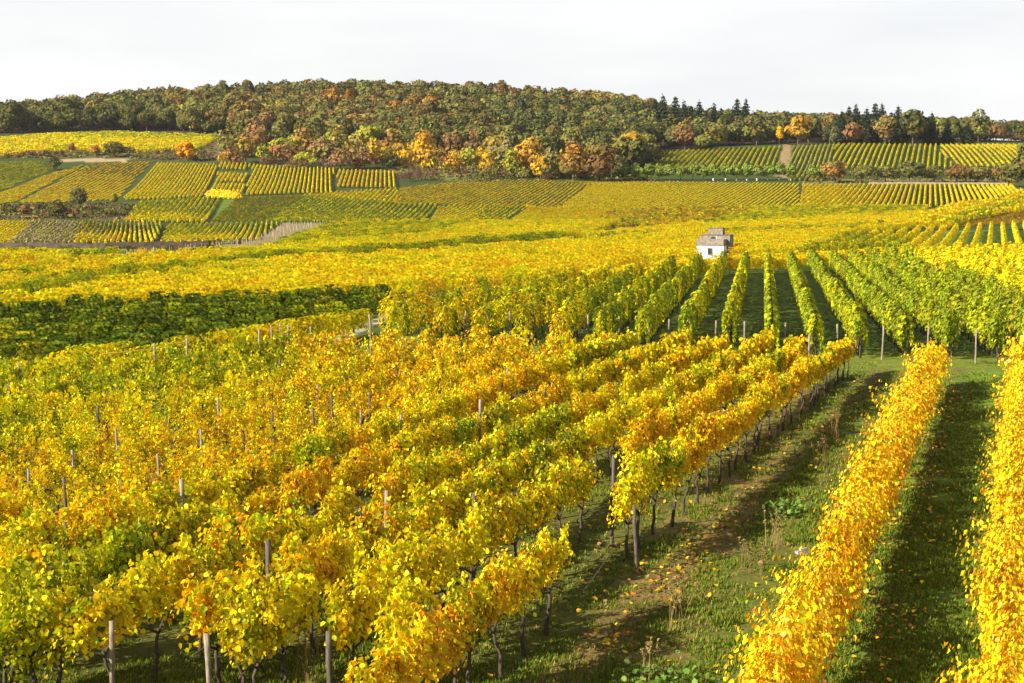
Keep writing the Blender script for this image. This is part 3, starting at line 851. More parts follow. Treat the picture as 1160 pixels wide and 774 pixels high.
P('lower_lime', [(157, 227), (250, 222), (232, 250), (142, 249)], ((215, 224), (190, 250)), 2.9, 'lime', 'green and yellow striped parcel left of the bare grass wedge', px=6.0, h=1.6, w=.75, pal2=[([(140, 251), (148, 241), (238, 241), (232, 251)], 'ylw2')])
P('lower_dark', [(270, 223), (345, 221), (302, 250), (240, 250)], ((335, 222), (275, 250)), 2.6, 'grnbr', 'darker brown-green striped parcel right of the bare grass wedge', px=4.2, h=1.5, w=.7)
P('lower_green', [(345, 221), (440, 228), (495, 230), (484, 249.5), (302, 250)], ((420, 226), (383, 250)), 2.9, 'lime', 'broad green-yellow striped parcel above the smooth yellow-green vineyard', px=5.6, h=1.7, w=.75)
P('upper_strip', [(345, 219.5), (449, 213), (456, 226), (440, 228), (345, 220.5)], ((430, 215), (416, 228)), 2.9, 'yellow', 'narrow yellow striped plot between two terraces in mid slope', px=5.2, h=1.6, w=.75)
P('far_left', [(-200, 248), (38, 250), (8, 277), (-200, 279)], ((30, 251), (-20, 277)), 2.4, 'yellow', 'green-yellow plot at the left edge above the brown stone bank', px=5.0, h=1.6, w=.9)
P('grey_plot', [(38, 250), (185, 251), (176, 273), (10, 277)], ((120, 251), (108, 275)), 2.2, 'pale', 'greyish half-bare plot above the brown stone bank', px=5.0, h=1.5, w=.7, gap=.1,
  pal2=[([(80, 277), (85, 264), (180, 262), (178, 276)], 'yellow'), ([(85, 264), (95, 250), (190, 250), (180, 262)], 'grnbr')])
P('curved', [(190, 253), (318, 251), (291, 270), (182, 274)], ((240, 253), (215, 274)), 3.0, 'lime', 'green rows with yellow feet beside the field of pale stakes', px=6.2, h=1.6, w=.75, pal2=[([(180, 275), (190, 266), (295, 262), (290, 272)], 'ylw2')])
# --- slope, middle and right
P('mid_dark', [(453, 213), (500, 207), (620, 204), (668, 209), (626, 237), (550, 233), (446, 230)], ((580, 206), (520, 233)), 2.7, ([AMBER, YEL, OLIVE, LIME], [.3, .3, .2, .2]), 'olive and yellow striped parcel below the autumn tree clump', px=5.2, h=1.5, w=.7)
P('mid_yellow', [(640, 204.5), (905, 207.5), (905, 234), (640, 238), (628, 237), (669, 209)], ((800, 208), (735, 235)), 2.7, 'ylw2', 'long yellow striped parcel below the row of small round trees', px=5.2, h=1.6, w=.85)
P('mid_stripes', [(910, 208.5), (1145, 209), (1160, 216), (1122, 226), (1085, 229), (1050, 233), (906, 234)], ((1040, 209), (1036, 232)), 2.9, 'ylw2', 'striped yellow rows on green grass below the right-hand hedge', px=6.2, h=1.7, w=.75)
P('small_yellow', [(497, 233), (600, 232.5), (571, 250), (488, 250)], ((560, 233), (530, 250)), 2.6, 'yellow', 'small yellow plot wedged between the striped parcels in mid picture', px=5.5, h=1.6, w=.85, pal2=[([(555, 232), (605, 232), (571, 251), (530, 251)], 'lime')])
P('small_gold', [(602, 233), (650, 237), (735, 238), (690, 250), (577, 250)], ((690, 238), (640, 250)), 2.5, 'ylw2', 'golden plot right of the small yellow one in mid picture', px=4.5, h=1.6, w=.9)
P('upper_right_a', [(738, 171), (888, 165.5), (880, 193), (736, 192)], ((845, 167), (826, 193)), 3.6, ([LIME, YEL, GRN], [.5, .3, .2]), 'striped lime parcel below the dark forest, above the round trees', px=6.0, h=1.7, w=.8)
P('upper_right_b', [(897, 165), (945, 163), (945, 190), (935, 203), (893, 203)], ((930, 164), (912, 203)), 2.8, ([PALEG, LIME, YEL], [.4, .4, .2]), 'pale green striped parcel beside the bare brown lane', px=5.5, h=1.5, w=.7)
P('upper_right_c', [(945, 162.5), (1065, 163.5), (1064, 172), (1085, 190), (945, 190)], ((1010, 164), (1000, 190)), 3.4, ([LIME, YEL], [.5, .5]), 'lime and yellow striped parcel below the fir trees at right', px=6.0, h=1.7, w=.75)
P('upper_right_d', [(1066, 163.5), (1158, 163.5), (1500, 165), (1500, 192), (1087, 188), (1065, 172)], ((1080, 165), (1104, 188)), 2.8, 'yellow', 'bright yellow parcel on the brow at the upper right', px=6.0, h=1.7, w=.9)

# ------------------------------------------------------------------ pale stakes of a young vineyard
A = Acc()
STK = [(128, 292), (235, 281), (290, 273), (325, 254), (375, 254), (335, 270), (270, 281), (150, 292.5)]
W = np.array([ground_at(*p) for p in STK])
for x in np.arange(W[:, 0].min(), W[:, 0].max(), 1.3):
    for y in np.arange(W[:, 1].min(), W[:, 1].max(), 4.0):
        z = float(H(x, y)); u, v = project(x, y, z)
        if pip(np.array(u), np.array(v), STK):
            A.box((x + rng.normal() * .1, y + rng.normal() * .3, z + .40), (.07, .07, rng.uniform(.8, 1.15)), rot=rng.random())
tag(put('vineyard_stakes', A.mesh('stakes', [M_PALE])), 'pale stakes of a newly planted vineyard beside the stone bank', 'stakes', kind='stuff')

# ------------------------------------------------------------------ walls
def wall(name, pts, h, th, mat, label, cat):
    A = Acc()
    g = [ground_at(*p) for p in pts]
    P_ = []
    for a, b in zip(g[:-1], g[1:]):
        n = max(1, int(np.linalg.norm((b - a)[:2]) / .8))
        P_ += [a + (b - a) * i / n for i in range(n)]
    P_.append(g[-1]); P_ = np.array(P_); m = len(P_)
    d = np.gradient(P_[:, :2], axis=0); d /= np.linalg.norm(d, axis=1, keepdims=True)
    nn = np.stack([-d[:, 1], d[:, 0]], 1)
    zz = H(P_[:, 0], P_[:, 1]); hh = h * (1 + .22 * (fbm(P_[:, 0] * .35, P_[:, 1] * .35, 8) - .5) + .10 * rng.normal(size=m))
    r4 = [np.column_stack([P_[:, :2] - nn * th / 2, zz - .4]), np.column_stack([P_[:, :2] + nn * th / 2, zz - .4]),
          np.column_stack([P_[:, :2] + nn * th * .4, zz + hh]), np.column_stack([P_[:, :2] - nn * th * .4, zz + hh])]
    V = np.stack(r4, 1).reshape(-1, 3)
    q = []
    for i in range(m - 1):
        for c in range(4): q.append([i * 4 + c, i * 4 + (c + 1) % 4, (i + 1) * 4 + (c + 1) % 4, (i + 1) * 4 + c])
    q += [[0, 3, 2, 1], [(m - 1) * 4 + c for c in range(4)]]
    A.add(V, q)
    return tag(put(name, A.mesh(name, [mat])), label, cat)
wall('stone_wall', [(-200, 284), (0, 283.5), (120, 283), (236, 281)], 1.0, .6, M_STONE, 'long dark brown dry-stone bank wall at the foot of the left slope', 'wall')
wall('retaining_wall', [(985, 208.4), (1060, 208.4), (1142, 208.7)], .55, .5, M_PALE, 'low pale pinkish retaining wall below the hedge at right', 'wall')

# ------------------------------------------------------------------ the hut
def hut():
    c = ground_at(806, 293.5)
    rz = math.radians(8.5 - 14) * -1
    root = empty('stone_hut', (c[0], c[1], float(H(c[0], c[1])) + .2), 'small stepped vineyard hut with white front wall among the yellow vines', 'hut', rotz=rz + math.radians(-8) * 0)
    root.rotation_euler = (0, 0, math.radians(-19))
    k = 1611 / c[1]
    fw, fd = 30.5 / k, 2.2            # front wing
    fh = 13.5 / k
    A = Acc(); A.box((0, 0, fh / 2 - .3), (fw, fd, fh + .6)); put('front_wall', A.mesh('front_wall', [M_PLASTER]), root)
    # weathered parapet and flat roof over the wing, with a dark strip painted below it as its shadow line
    ph = 6.6 / k
    A = Acc(); A.box((0, 0, fh + .03), (fw + .07, fd + .07, .07)); dr = put('shadow_strip', A.mesh('shadow_strip', [M_DARK]), root)
    A = Acc(); A.box((0, 0, fh + .06 + ph / 2), (fw + .03, fd + .03, ph)); put('parapet', A.mesh('parapet', [M_BLOCK]), root)
    A = Acc()
    ww, wh = .5, .75
    A.box((.02, -fd / 2 - .012, fh * .52), (ww, .05, wh)); d = put('window', A.mesh('window', [M_DARK]), root)
    A = Acc()
    for sx in (-1, 1): A.box((.02 + sx * (ww / 2 + .035), -fd / 2 - .02, fh * .52), (.068, .08, wh + .1))
    A.box((.02, -fd / 2 - .022, fh * .52 + wh / 2 + .04), (ww, .08, .07)); A.box((.02, -fd / 2 - .03, fh * .52 - wh / 2 - .04), (ww + .1, .12, .07))
    put('frame', A.mesh('window_frame', [M_RENDER]), d)
    # rear block
    bw, bd, bh = 33.5 / k, 2.6, 24.0 / k
    bx, by = .22, fd / 2 + bd / 2
    A = Acc(); A.box((bx, by, bh / 2 - .3), (bw, bd, bh + .6)); put('rear_wall', A.mesh('rear_wall', [M_RENDER]), root)
    A = Acc(); A.box((bx, by, bh + .075), (bw + .05, bd + .05, .12)); put('roof_slab', A.mesh('roof_slab', [M_ROOF]), root)
    A = Acc(); A.box((-.05, by - bd / 2 - .012, bh - .52), (.55, .05, .78)); h = put('hatch', A.mesh('hatch', [M_DARK]), root)
    A = Acc(); A.box((.42, by - bd / 2 - .02, bh - .5), (.1, .09, .9)); put('jamb', A.mesh('jamb', [M_PLASTER]), h)
    A = Acc(); A.box((.12, by + .1, bh + .15 + 3.3 / k), (16.5 / k, 1.5, 6.6 / k)); put('turret', A.mesh('turret', [M_BLOCK]), root)
    A = Acc(); A.box((.12, by + .1, bh + .152 + 6.6 / k + .06), (16.5 / k + .04, 1.54, .08)); put('turret_cap', A.mesh('turret_cap', [M_ROOF]), root)
hut()

# ------------------------------------------------------------------ trees
def crown_np(r, w, h, pal, n=900, sz=.75, lobes=9, base=.22, flat=.75, tight=0):
    """lumpy crown of leaf clusters between base*h and h"""
    ctr = []; rad = []
    for i in range(lobes):
        a = r.uniform(0, 6.28); q = r.uniform(.0, .70) ** .7
        zz = r.uniform(base + .18, .82)
        env = math.sin(min(1, (1.08 - zz) * 1.6) * 1.57)
        ctr.append([math.cos(a) * q * w / 2 * env, math.sin(a) * q * w / 2 * env, zz * h]); rad.append(r.uniform(.13, .31) * w)
    ctr.append([0, 0, .80 * h]); rad.append(.26 * w)
    ctr.append([0, 0, .52 * h]); rad.append(.36 * w)
    ctr = np.array(ctr); rad = np.array(rad)
    li = r.choice(len(ctr), n, p=rad ** 2 / (rad ** 2).sum())
    d = r.normal(size=(n, 3)); d /= np.linalg.norm(d, axis=1, keepdims=True)
    rr = rad[li] * (1 - (.30 if tight else .36) * r.random(n) ** 2.2)
    Pp = ctr[li] + d * rr[:, None] * np.array([1, 1, flat * min(1.25, h / w)])
    # keep only those not deep within another lobe
    dd = np.linalg.norm((Pp[:, None] - ctr[None]) / np.array([1, 1, flat * min(1.25, h / w)]), axis=2) / rad[None]
    keep = (dd.min(1) > .58) & (Pp[:, 2] > base * h * .8)
    Pp, d, li = Pp[keep], d[keep], li[keep]
    Nn = d + r.normal(size=d.shape) * (.42 if tight else .32) + np.array([0, 0, .15])
    V, q, _ = leaves1(Pp, Nn, sz * r.uniform(.6, 1.3, len(Pp)), r, .3)
    lobe_tone = pick(pal, len(ctr), r, .12)
    c = lobe_tone[li] * .75 + pick(pal, len(Pp), r, .12) * .25
    c *= (1 + .08 * r.normal(size=(len(c), 1)))
    return V, q, np.repeat(np.clip(c, .004, .8), 4, 0)
def crown_mesh(name, seed, *a, **k):
    V, q, c = crown_np(np.random.default_rng(seed), *a, **k)
    return mesh_np(name, V, [q], [M_CROWN], c)
def trunk_mesh(name, seed, h, rad, limbs=4, top=.75):
    r = np.random.default_rng(seed); A = Acc()
    t = np.linspace(0, 1, 6)
    pts = np.stack([r.normal(size=6) * .02 * h * t, r.normal(size=6) * .02 * h * t, -.4 + t * (h * top + .4)], 1)
    V, q, tr = tube_np(pts, rad * (1 - .8 * t) + .02, 7); A.add(V, q, tr)
    for i in range(limbs):
        s = pts[2 + i % 3]; a = r.uniform(0, 6.28); L = h * r.uniform(.2, .32)
        e = s + np.array([math.cos(a) * L * .8, math.sin(a) * L * .8, L * .7])
        V, q, tr = tube_np([s, (s + e) / 2 + [0, 0, .05 * L], e], [rad * .45, rad * .28, rad * .08], 5); A.add(V, q, tr)
    return A.mesh(name, [M_TBARK])
def conifer_np(r, w, h, pal, n=700, sz=.7):
    tiers = 13
    P_, N_ = [], []
    for i in range(n):
        t = r.random() ** .75
        zz = .10 + .90 * (1 - t) if False else .08 + .92 * (1 - math.sqrt(r.random()))
        k = min(.99, max(.02, .55 * round(zz * tiers) / tiers + .45 * zz + r.normal() * .012))
        R = (w / 2) * min(1, (1 - k) * 1.25 + .03) ** .8 * (0.85 + .3 * math.sin(k * 91))
        a = r.integers(0, 9) / 9 * 6.28 + k * 40 + r.normal() * .16
        f = r.random() ** .55
        P_.append([math.cos(a) * R * f, math.sin(a) * R * f, h * (k - .05 * f * (1 - k) + r.normal() * .012) ])
        N_.append([math.cos(a) * .5, math.sin(a) * .5, .8])
    P_ = np.array(P_); N_ = np.array(N_) + r.normal(size=(n, 3)) * .3
    V, q, _ = leaves1(P_, N_, sz * (1.25 - .7 * P_[:, 2] / h) * r.uniform(.7, 1.2, n), r, .8)
    c = pick(pal, n, r, .2)
    return V, q, np.repeat(c, 4, 0)
TG = (0.082, 0.088, 0.027); TO = (0.135, 0.125, 0.032); TB = (0.160, 0.100, 0.034); TR = (0.24, 0.110, 0.020); TY = (0.26, 0.19, 0.03); TD = (0.044, 0.052, 0.022)
FPAL = {
    'green': ([TG, TD, TO], [.55, .2, .25]), 'olive': ([TO, TG, TY], [.62, .28, .10]), 'brown': ([TB, TO, TG], [.5, .38, .12]),
    'orange': ([TR, TB, TY], [.55, .25, .2]), 'dark': ([TD, TG], [.6, .4]),
}
FWORD = {'green': 'deep green', 'olive': 'olive green', 'brown': 'brownish', 'orange': 'rusty orange', 'dark': 'very dark green'}
FVAR = {}
for k_, p_ in FPAL.items():
    FVAR[k_] = [crown_mesh('crown_' + k_, hash_(k_) + i, [10, 11.5, 8.6, 12, 9.5, 10.5][i], [10.5, 9.4, 11.8, 10.2, 11, 10][i], p_, n=1700, sz=.80, lobes=[5, 9, 7, 12, 6, 10][i], base=[.10, .06, .14, .05, .08, .1][i], flat=[.8, .62, 1.05, .7, .95, .75][i], tight=1) for i in range(6)]
FTRUNK = [trunk_mesh('tree_trunk', 300 + i, 10.0, .26) for i in range(3)]

occ = np.zeros((280, 1160), np.float32)     # nearest-first coverage of the picture, to find which trees show
cand = []
for y in np.arange(500, 905, 7.8):
    for x in np.arange(-.44 * y, .44 * y, 8.6):
        xx, yy = x + rng.uniform(-3.6, 3.6), y + rng.uniform(-3.2, 3.2)
        z = float(H(xx, yy)); u, v = project(xx, yy, z)
        if not pip(np.array(u), np.array(v), FOREST): continue
        if u < 262 and v > 151.5: continue
        cand.append((yy, xx, z, float(u), float(v)))
cand.sort()
shown = []
for yy, xx, z, u, v in cand:
    s = rng.uniform(.88, 1.32)
    if u > 740: s *= .9
    hpx = 10.5 * s * F / yy; wpx = 9.0 * s * F / yy
    u0, u1 = int(max(0, u - wpx / 2)), int(min(1160, u + wpx / 2)); v0, v1 = int(max(0, v - hpx)), int(min(280, v - hpx * .1))
    if u1 <= u0 or v1 <= v0:
        if -60 < u < 1220: shown.append((0, xx, yy, z, u, v, s))
        continue
    blk = occ[v0:v1, u0:u1]
    free = float((blk < .5).sum())
    blk[:] = 1
    shown.append((free, xx, yy, z, u, v, s))
shown_sorted = sorted([t for t in shown if t[0] >= 1], key=lambda t: -t[0])
def fclass(u, v, x, y):
    a = vnoise(x * .02, y * .02, 77) * .5 + rng.random() * .6
    if u < 260 and v > 142: return 'green' if a < .55 else 'olive'
    if u > 740: return 'green' if a < .42 else ('dark' if a < .58 else ('olive' if a < .82 else 'brown'))
    if 330 < u < 500 and v > 128:
        return 'orange' if a < .36 else ('brown' if a < .66 else 'olive')
    if u > 560 and v > 135: return 'green' if a < .5 else ('dark' if a < .62 else 'olive')
    return 'green' if a < .34 else ('olive' if a < .66 else ('brown' if a < .97 else 'orange'))
def zone(u):
    if u < 262: return ('in the forest above the bright upper-left vineyard', 'left part of the forest')
    if u < 740: return ('in the forest covering the main hill', 'hill part of the forest')
    return ('in the wood behind the upper-right vineyards', 'right part of the forest')
FACC = Acc()
NTREE = 215
for i, (free, x, y, z, u, v, s) in enumerate(shown_sorted[:NTREE]):
    k_ = fclass(u, v, x, y); zt, zg = zone(u)
    o = empty('broadleaf_tree', (x, y, z), '%s broadleaf tree %s' % (FWORD[k_], zt), 'tree', '%s trees, %s' % (FWORD[k_], zg), rng.uniform(0, 6.28))
    f = put('crown', random.choice(FVAR[k_]), o); f.scale = (s * rng.uniform(.9, 1.1), s * rng.uniform(.9, 1.1), s)
    b = rng.uniform(.7, 1.4); f.color = (b, b * rng.uniform(.93, 1.07), b, 1)
    t_ = put('trunk', random.choice(FTRUNK), o); t_.scale = (s, s, s)
rest = shown_sorted[NTREE:] + [t for t in shown if t[0] < 1 and rng.random() < .6]
for free, x, y, z, u, v, s in rest:
    k_ = fclass(u, v, x, y)
    V, q, c = crown_np(np.random.default_rng(int(abs(x * 31 + y * 17))), 10.0 * s, 10.5 * s, FPAL[k_], n=340, sz=1.5, lobes=5, base=.10, flat=.8, tight=1)
    FACC.add(V + np.array([x, y, z]), q, None, c * (.75 + .6 * (int(x * 7 + y * 3) % 10) / 10))
    tv, tq, tt = tube_np([[x, y, z - .4], [x, y, z + 6 * s]], [.22, .1], 5); FACC.add(tv, tq, tt, (1, 1, 1), 1)
tag(put('forest', FACC.mesh('forest', [M_CROWN, M_TBARK])), 'rest of the mixed autumn forest seen between the nearer trees', 'forest', kind='stuff')

# --- trees and bushes one can point to: (base u, base v, width px, height px, palette, name, label, category, group)
def one_tree(u, v, wpx, hpx, pal, label, cat='tree', name='broadleaf_tree', group=None, n=700, lobes=8, base=.16, rad=None, Yo=None):
    g = ground_at(u, v)
    k = F / g[1]
    w, h = wpx / k, hpx / k
    seed = hash_('%s%.1f%.1f' % (name, u, v))
    o = empty(name, (g[0], g[1], float(H(g[0], g[1]))), label, cat, group)
    put('crown', crown_mesh('crown', seed, w * 1.08, h, pal, n=n, sz=max(.35, min(w, h) * .115), lobes=lobes, base=base), o)
    put('trunk' if cat == 'tree' else 'stem', trunk_mesh('trunk', seed + 1, h, rad or max(.09, w * .028), 4, .62), o)
    return o
B_OR = ([ (.62, .27, .012), (.66, .36, .015), (.5, .2, .015)], [.5, .3, .2])
B_OM = ([(.46, .24, .02), (.42, .28, .03), (.34, .16, .03)], [.4, .3, .3])
B_GO = ([ (.42, .27, .02), (.5, .3, .015), TB], [.5, .3, .2])
B_OL = ([TO, TG, (.16, .14, .03)], [.5, .3, .2])
B_DG = ([TG, TD, TO], [.5, .3, .2])
B_YG = ([(.28, .27, .03), (.22, .24, .03), TY], [.5, .3, .2])
B_BR = ([TB, (.2, .10, .035), (.12, .075, .03)], [.5, .3, .2])
B_PK = ([(.24, .135, .055), (.20, .12, .05), (.27, .12, .04)], [.4, .35, .25])
B_PG = ([(.20, .19, .06), (.16, .16, .045), TY], [.5, .3, .2])
B_PU = ([(.13, .06, .05), (.17, .085, .06), (.10, .06, .04)], [.5, .3, .2])
T1 = one_tree
T1(211, 182.5, 22, 22.5, B_OR, 'round bright orange tree alone beside the upper-left vineyard', n=900)
T1(82, 174, 8, 13, B_PK, 'small pale reddish tree at the edge of the upper-left vineyard')
T1(107, 176, 13, 11, ([(.42, .2, .03), (.3, .16, .05)], [.6, .4]), 'small orange-brown bush next to the wide olive bush', 'bush', 'bush')
T1(129, 178, 34, 17, B_OL, 'wide olive bush below the upper-left vineyard, left of the orange tree', 'bush', 'bush', n=900)
T1(62, 193, 17, 15, B_DG, 'dark green bush at the left end of the beige track', 'bush', 'bush')
T1(91, 237, 21, 25, ([(.13, .125, .045), TG, (.17, .15, .05)], [.5, .25, .25]), 'grey-olive round tree standing alone on the brown left terrace')
T1(66, 247, 18, 21, B_DG, 'dark green bushy tree left of the grey-olive one on the terrace')
T1(129, 232, 11, 13, B_YG, 'small yellow-green tree at the right end of the brown terrace')
T1(28, 243, 14, 10, B_PK, 'pinkish brown bush on the brown terrace at far left', 'bush', 'bush')
T1(446, 180, 30, 34, B_OR if False else ([TR, TB, TY], [.4, .3, .3]), 'rusty round tree just left of the golden one at the forest foot')
T1(481, 186, 34, 40, ([(.52, .32, .02), (.46, .26, .02), TB], [.55, .3, .15]), 'golden round-crowned tree at the foot of the forest', base=.07, lobes=11)
T1(508, 187, 34, 34, B_BR, 'brown spreading tree right of the golden one at the forest foot', base=.07, lobes=11)
T1(534, 191, 32, 32, B_BR, 'dark brown tree between the golden and the pale yellow-green ones', base=.07, lobes=11)
T1(562, 198, 38, 44, B_PG, 'pale yellow-green tree left of the bright orange tree on the slope', base=.07, lobes=11)
T1(580, 202, 24, 32, B_YG, 'yellow-green tree touching the left side of the bright orange tree', base=.07, lobes=11)
T1(600, 201, 34, 44, B_OM, 'bright orange tree in the middle of the autumn clump', base=.07, lobes=11)
T1(624, 203, 28, 36, B_PG, 'pale olive shrubby tree between the two orange trees', base=.07, lobes=11)
T1(650, 206, 38, 46, ([(.36, .19, .03), (.28, .16, .035), TB, TO], [.35, .25, .25, .15]), 'large orange-brown tree left of the broad rust-coloured one', base=.07, lobes=11)
T1(679, 206, 48, 42, B_BR, 'broad rust-brown tree at the right end of the autumn clump', base=.07, lobes=11)
T1(716, 196, 42, 46, ([TG, TO, (.34, .2, .02)], [.4, .3, .3]), 'big rounded green-gold tree beside the row of small round trees', n=1000)
T1(904, 164.8, 30, 33, ([(.38, .18, .02), (.30, .15, .025), (.40, .25, .03)], [.45, .35, .2]), 'tall orange-brown tree at the edge of the right-hand wood', n=900)
T1(883, 164.8, 11, 23, ([(.6, .36, .012), (.55, .3, .012)], [.6, .4]), 'slim golden tree next to the tall orange-brown one')
T1(857, 164.8, 28, 32, B_OL, 'olive round tree left of the slim golden tree')
T1(810, 170.5, 38, 30, ([TG, TY, TO], [.5, .25, .25]), 'wide green tree with yellowed top at the edge of the right wood')
T1(776, 170.5, 32, 30, B_BR, 'brown-pink rounded tree at the left end of the right wood')
T1(946, 164.8, 16, 21, ([(.10, .10, .05), TG], [.6, .4]), 'small grey-green tree with bare stem before the right wood')
T1(965, 164.8, 28, 25, B_PK, 'pinkish brown tree in front of the tall firs')
T1(1003, 164.8, 26, 34, ([TB, TO, (.25, .16, .04)], [.4, .4, .2]), 'tan-brown tree in the middle of the tall firs')
T1(1034, 164.8, 38, 40, B_DG, 'tall dark green broadleaf tree right of the middle firs', n=900)
T1(1108, 161.5, 26, 38, B_OL, 'thin olive tree with open crown among the firs on the right')
T1(1128, 161, 34, 20, B_BR, 'low dark brown tree on the brow at the right end of the wood')
T1(1150, 160.5, 34, 10, B_BR, 'low reddish brown bush on the skyline at the right edge', 'bush', 'bush')
T1(1162, 219, 40, 62, B_DG, 'dark green tree cut by the right edge beside the hedge', n=1200, lobes=11)
T1(1142, 212, 26, 26, B_OL, 'olive bush at the foot of the dark tree at the right edge', 'bush', 'bush')
T1(997, 260, 9, 11, ([(.10, .075, .03), TD], [.6, .4]), 'single small dark round bush among the right-hand yellow rows', 'bush', 'bush', n=300)
for i, (u, w, p) in enumerate([(946, 30, 'p'), (975, 34, 'o'), (1003, 34, 'o'), (1030, 36, 'd'), (1058, 30, 'o'), (1084, 30, 'b'), (1108, 32, 'o'), (1126, 28, 'b')]):
    T1(u, 207 + .3 * math.sin(i * 2.1), w, [25, 20, 19, 24, 20, 21, 19, 17][i], {'p': ([(.28, .16, .04), TO], [.5, .5]), 'o': B_OL, 'd': B_DG, 'b': B_BR}[p],
       '%s %s in the tall hedge above the pale retaining wall' % (['first', 'second', 'third', 'fourth', 'fifth', 'sixth', 'seventh', 'last'][i], ['tan-orange bush', 'olive bush', 'olive bush', 'dark green bush', 'olive bush', 'brownish bush', 'olive bush', 'brownish bush'][i]),
       'bush', 'bush', 'bushes of the hedge above the pale wall')
# dark red shrubs by the block
for u, v, w, h, l in [(1132, 296, 20, 10, 'dark red shrub among the yellow vines behind the tall block, left of its twin'), (1158, 293, 20, 12, 'dark red shrub at the right edge behind the tall block')]:
    T1(u, v, w, h, ([(.12, .035, .03), (.18, .06, .04), (.07, .03, .02)], [.5, .3, .2]), l, 'bush', 'bush', n=300)
FILLP = [B_BR, B_OL, B_PG, B_GO, B_OM, B_GO, B_YG]
for i in range(30):
    u = 452 + i * 8.6 + rng.uniform(-3, 3); v = 186 + min(i, 14) * 1.15 + rng.uniform(-5, 2)
    T1(u, v, rng.uniform(18, 34), rng.uniform(15, 30), FILLP[int(rng.integers(7))], 'shrubby autumn tree filling the clump between the golden and the green-gold trees', 'tree', 'broadleaf_tree', 'shrubby trees of the autumn clump', n=420, lobes=9, base=.03)
for i in range(24):
    u = 256 + i * 8.0 + rng.uniform(-3, 3); v = rng.uniform(172, 189)
    T1(u, v, rng.uniform(15, 28), rng.uniform(13, 25), [B_PK, B_OL, B_GO, B_OL, B_YG, B_PG][int(rng.integers(6))], 'low olive, golden or pinkish shrub filling the autumn thicket above the striped slope', 'shrub', 'shrub', 'filling shrubs of the autumn thicket', n=340, lobes=9, base=.03)
# thicket between the upper-left parcel and the golden tree
TH = [(258, 178, 34, 32, B_PG, 'pale green'), (278, 184, 38, 30, ([TY, TO, (.3, .16, .04)], [.4, .4, .2]), 'ochre'), (299, 186, 22, 22, B_YG, 'bright lime'),
      (262, 187, 24, 22, B_PK, 'pinkish'), (290, 172, 40, 32, B_PK, 'rosy'), (318, 172, 36, 28, ([TG, TO], [.6, .4]), 'mossy green'), (323, 189, 32, 26, B_PK, 'salmon'),
      (343, 178, 32, 34, ([(.26, .15, .05), TY], [.6, .4]), 'tawny'), (348, 191, 28, 18, B_YG, 'dull yellow'), (366, 188, 30, 32, ([(.22, .15, .06), TO], [.6, .4]), 'beige'),
      (384, 180, 26, 40, ([(.30, .20, .04), TO], [.5, .5]), 'pale gold'), (386, 192, 34, 24, ([TB, (.24, .14, .06)], [.5, .5]), 'brown'),
      (404, 190, 30, 36, ([(.24, .18, .06), TY], [.5, .5]), 'straw-coloured'), (416, 176, 34, 34, B_YG, 'yellow-green'), (424, 188, 24, 32, ([(.45, .26, .02), TY], [.6, .4]), 'golden'),
      (413, 192, 24, 26, B_PK, 'coral'), (437, 190, 22, 24, ([(.36, .26, .03), TY], [.6, .4]), 'mustard'), (446, 191, 20, 16, B_DG, 'dark green'), (305, 190, 30, 14, B_PU, 'dull purple-brown'), (335, 192, 30, 12, B_BR, 'dark brown'), (370, 192, 34, 12, B_PU, 'plum-brown')]
for u, v, w, h, p, word in TH:
    T1(u, v, w, h, p, '%s tall shrub in the autumn thicket above the striped slope' % word, 'shrub', 'shrub', 'shrubs of the autumn thicket', n=420, lobes=7, base=.06)
# low scrub strips
SCR = []
for i in range(11): SCR.append((8 + i * 6.0 if i < 10 else 70, 178 + rng.uniform(-2.5, 1.5), rng.uniform(7, 13), rng.uniform(4, 7), random.choice([B_PU, B_BR, B_OL, B_PK]), 'low scrub bush on the strip below the upper-left vineyard', 'scrub below the upper-left vineyard'))
for i in range(9): SCR.append((158 + i * 10 + rng.uniform(-3, 3), 181 + rng.uniform(-2.5, 1.5), rng.uniform(10, 18), rng.uniform(6, 9), random.choice([B_PU, B_BR, B_PU, B_OL]), 'low purple-brown scrub bush beside the round orange tree', 'scrub beside the orange tree'))
for i in range(12): SCR.append((2 + i * 12.5 + rng.uniform(-4, 4), 243 + rng.uniform(-6, 4), rng.uniform(9, 16), rng.uniform(4, 8), random.choice([B_PU, B_BR, B_DG]), 'low scrub bush on the brown terrace at left', 'scrub on the brown terrace'))
for i in range(17): SCR.append((457 + i * 11 + rng.uniform(-4, 4), 200 + i * .28 + rng.uniform(-3.5, 2.5), rng.uniform(14, 24), rng.uniform(8, 15), random.choice([B_PU, B_BR, B_OL, B_PG, B_DG]), 'low shrub fringing the foot of the autumn tree clump', 'shrubs at the foot of the autumn clump'))
for i in range(5): SCR.append((455 + i * 9, 206 - i * .8, rng.uniform(12, 18), rng.uniform(9, 13), random.choice([B_PU, ([(.12, .05, .05), (.16, .07, .06)], [.5, .5])]), 'dark reddish bush at the right end of the small amber parcel', 'reddish bushes by the amber parcel'))
for u, v, w, h, p, l, g in SCR: T1(u, v, w, h, p, l, 'bush', 'bush', g, n=170, lobes=5, base=.02)

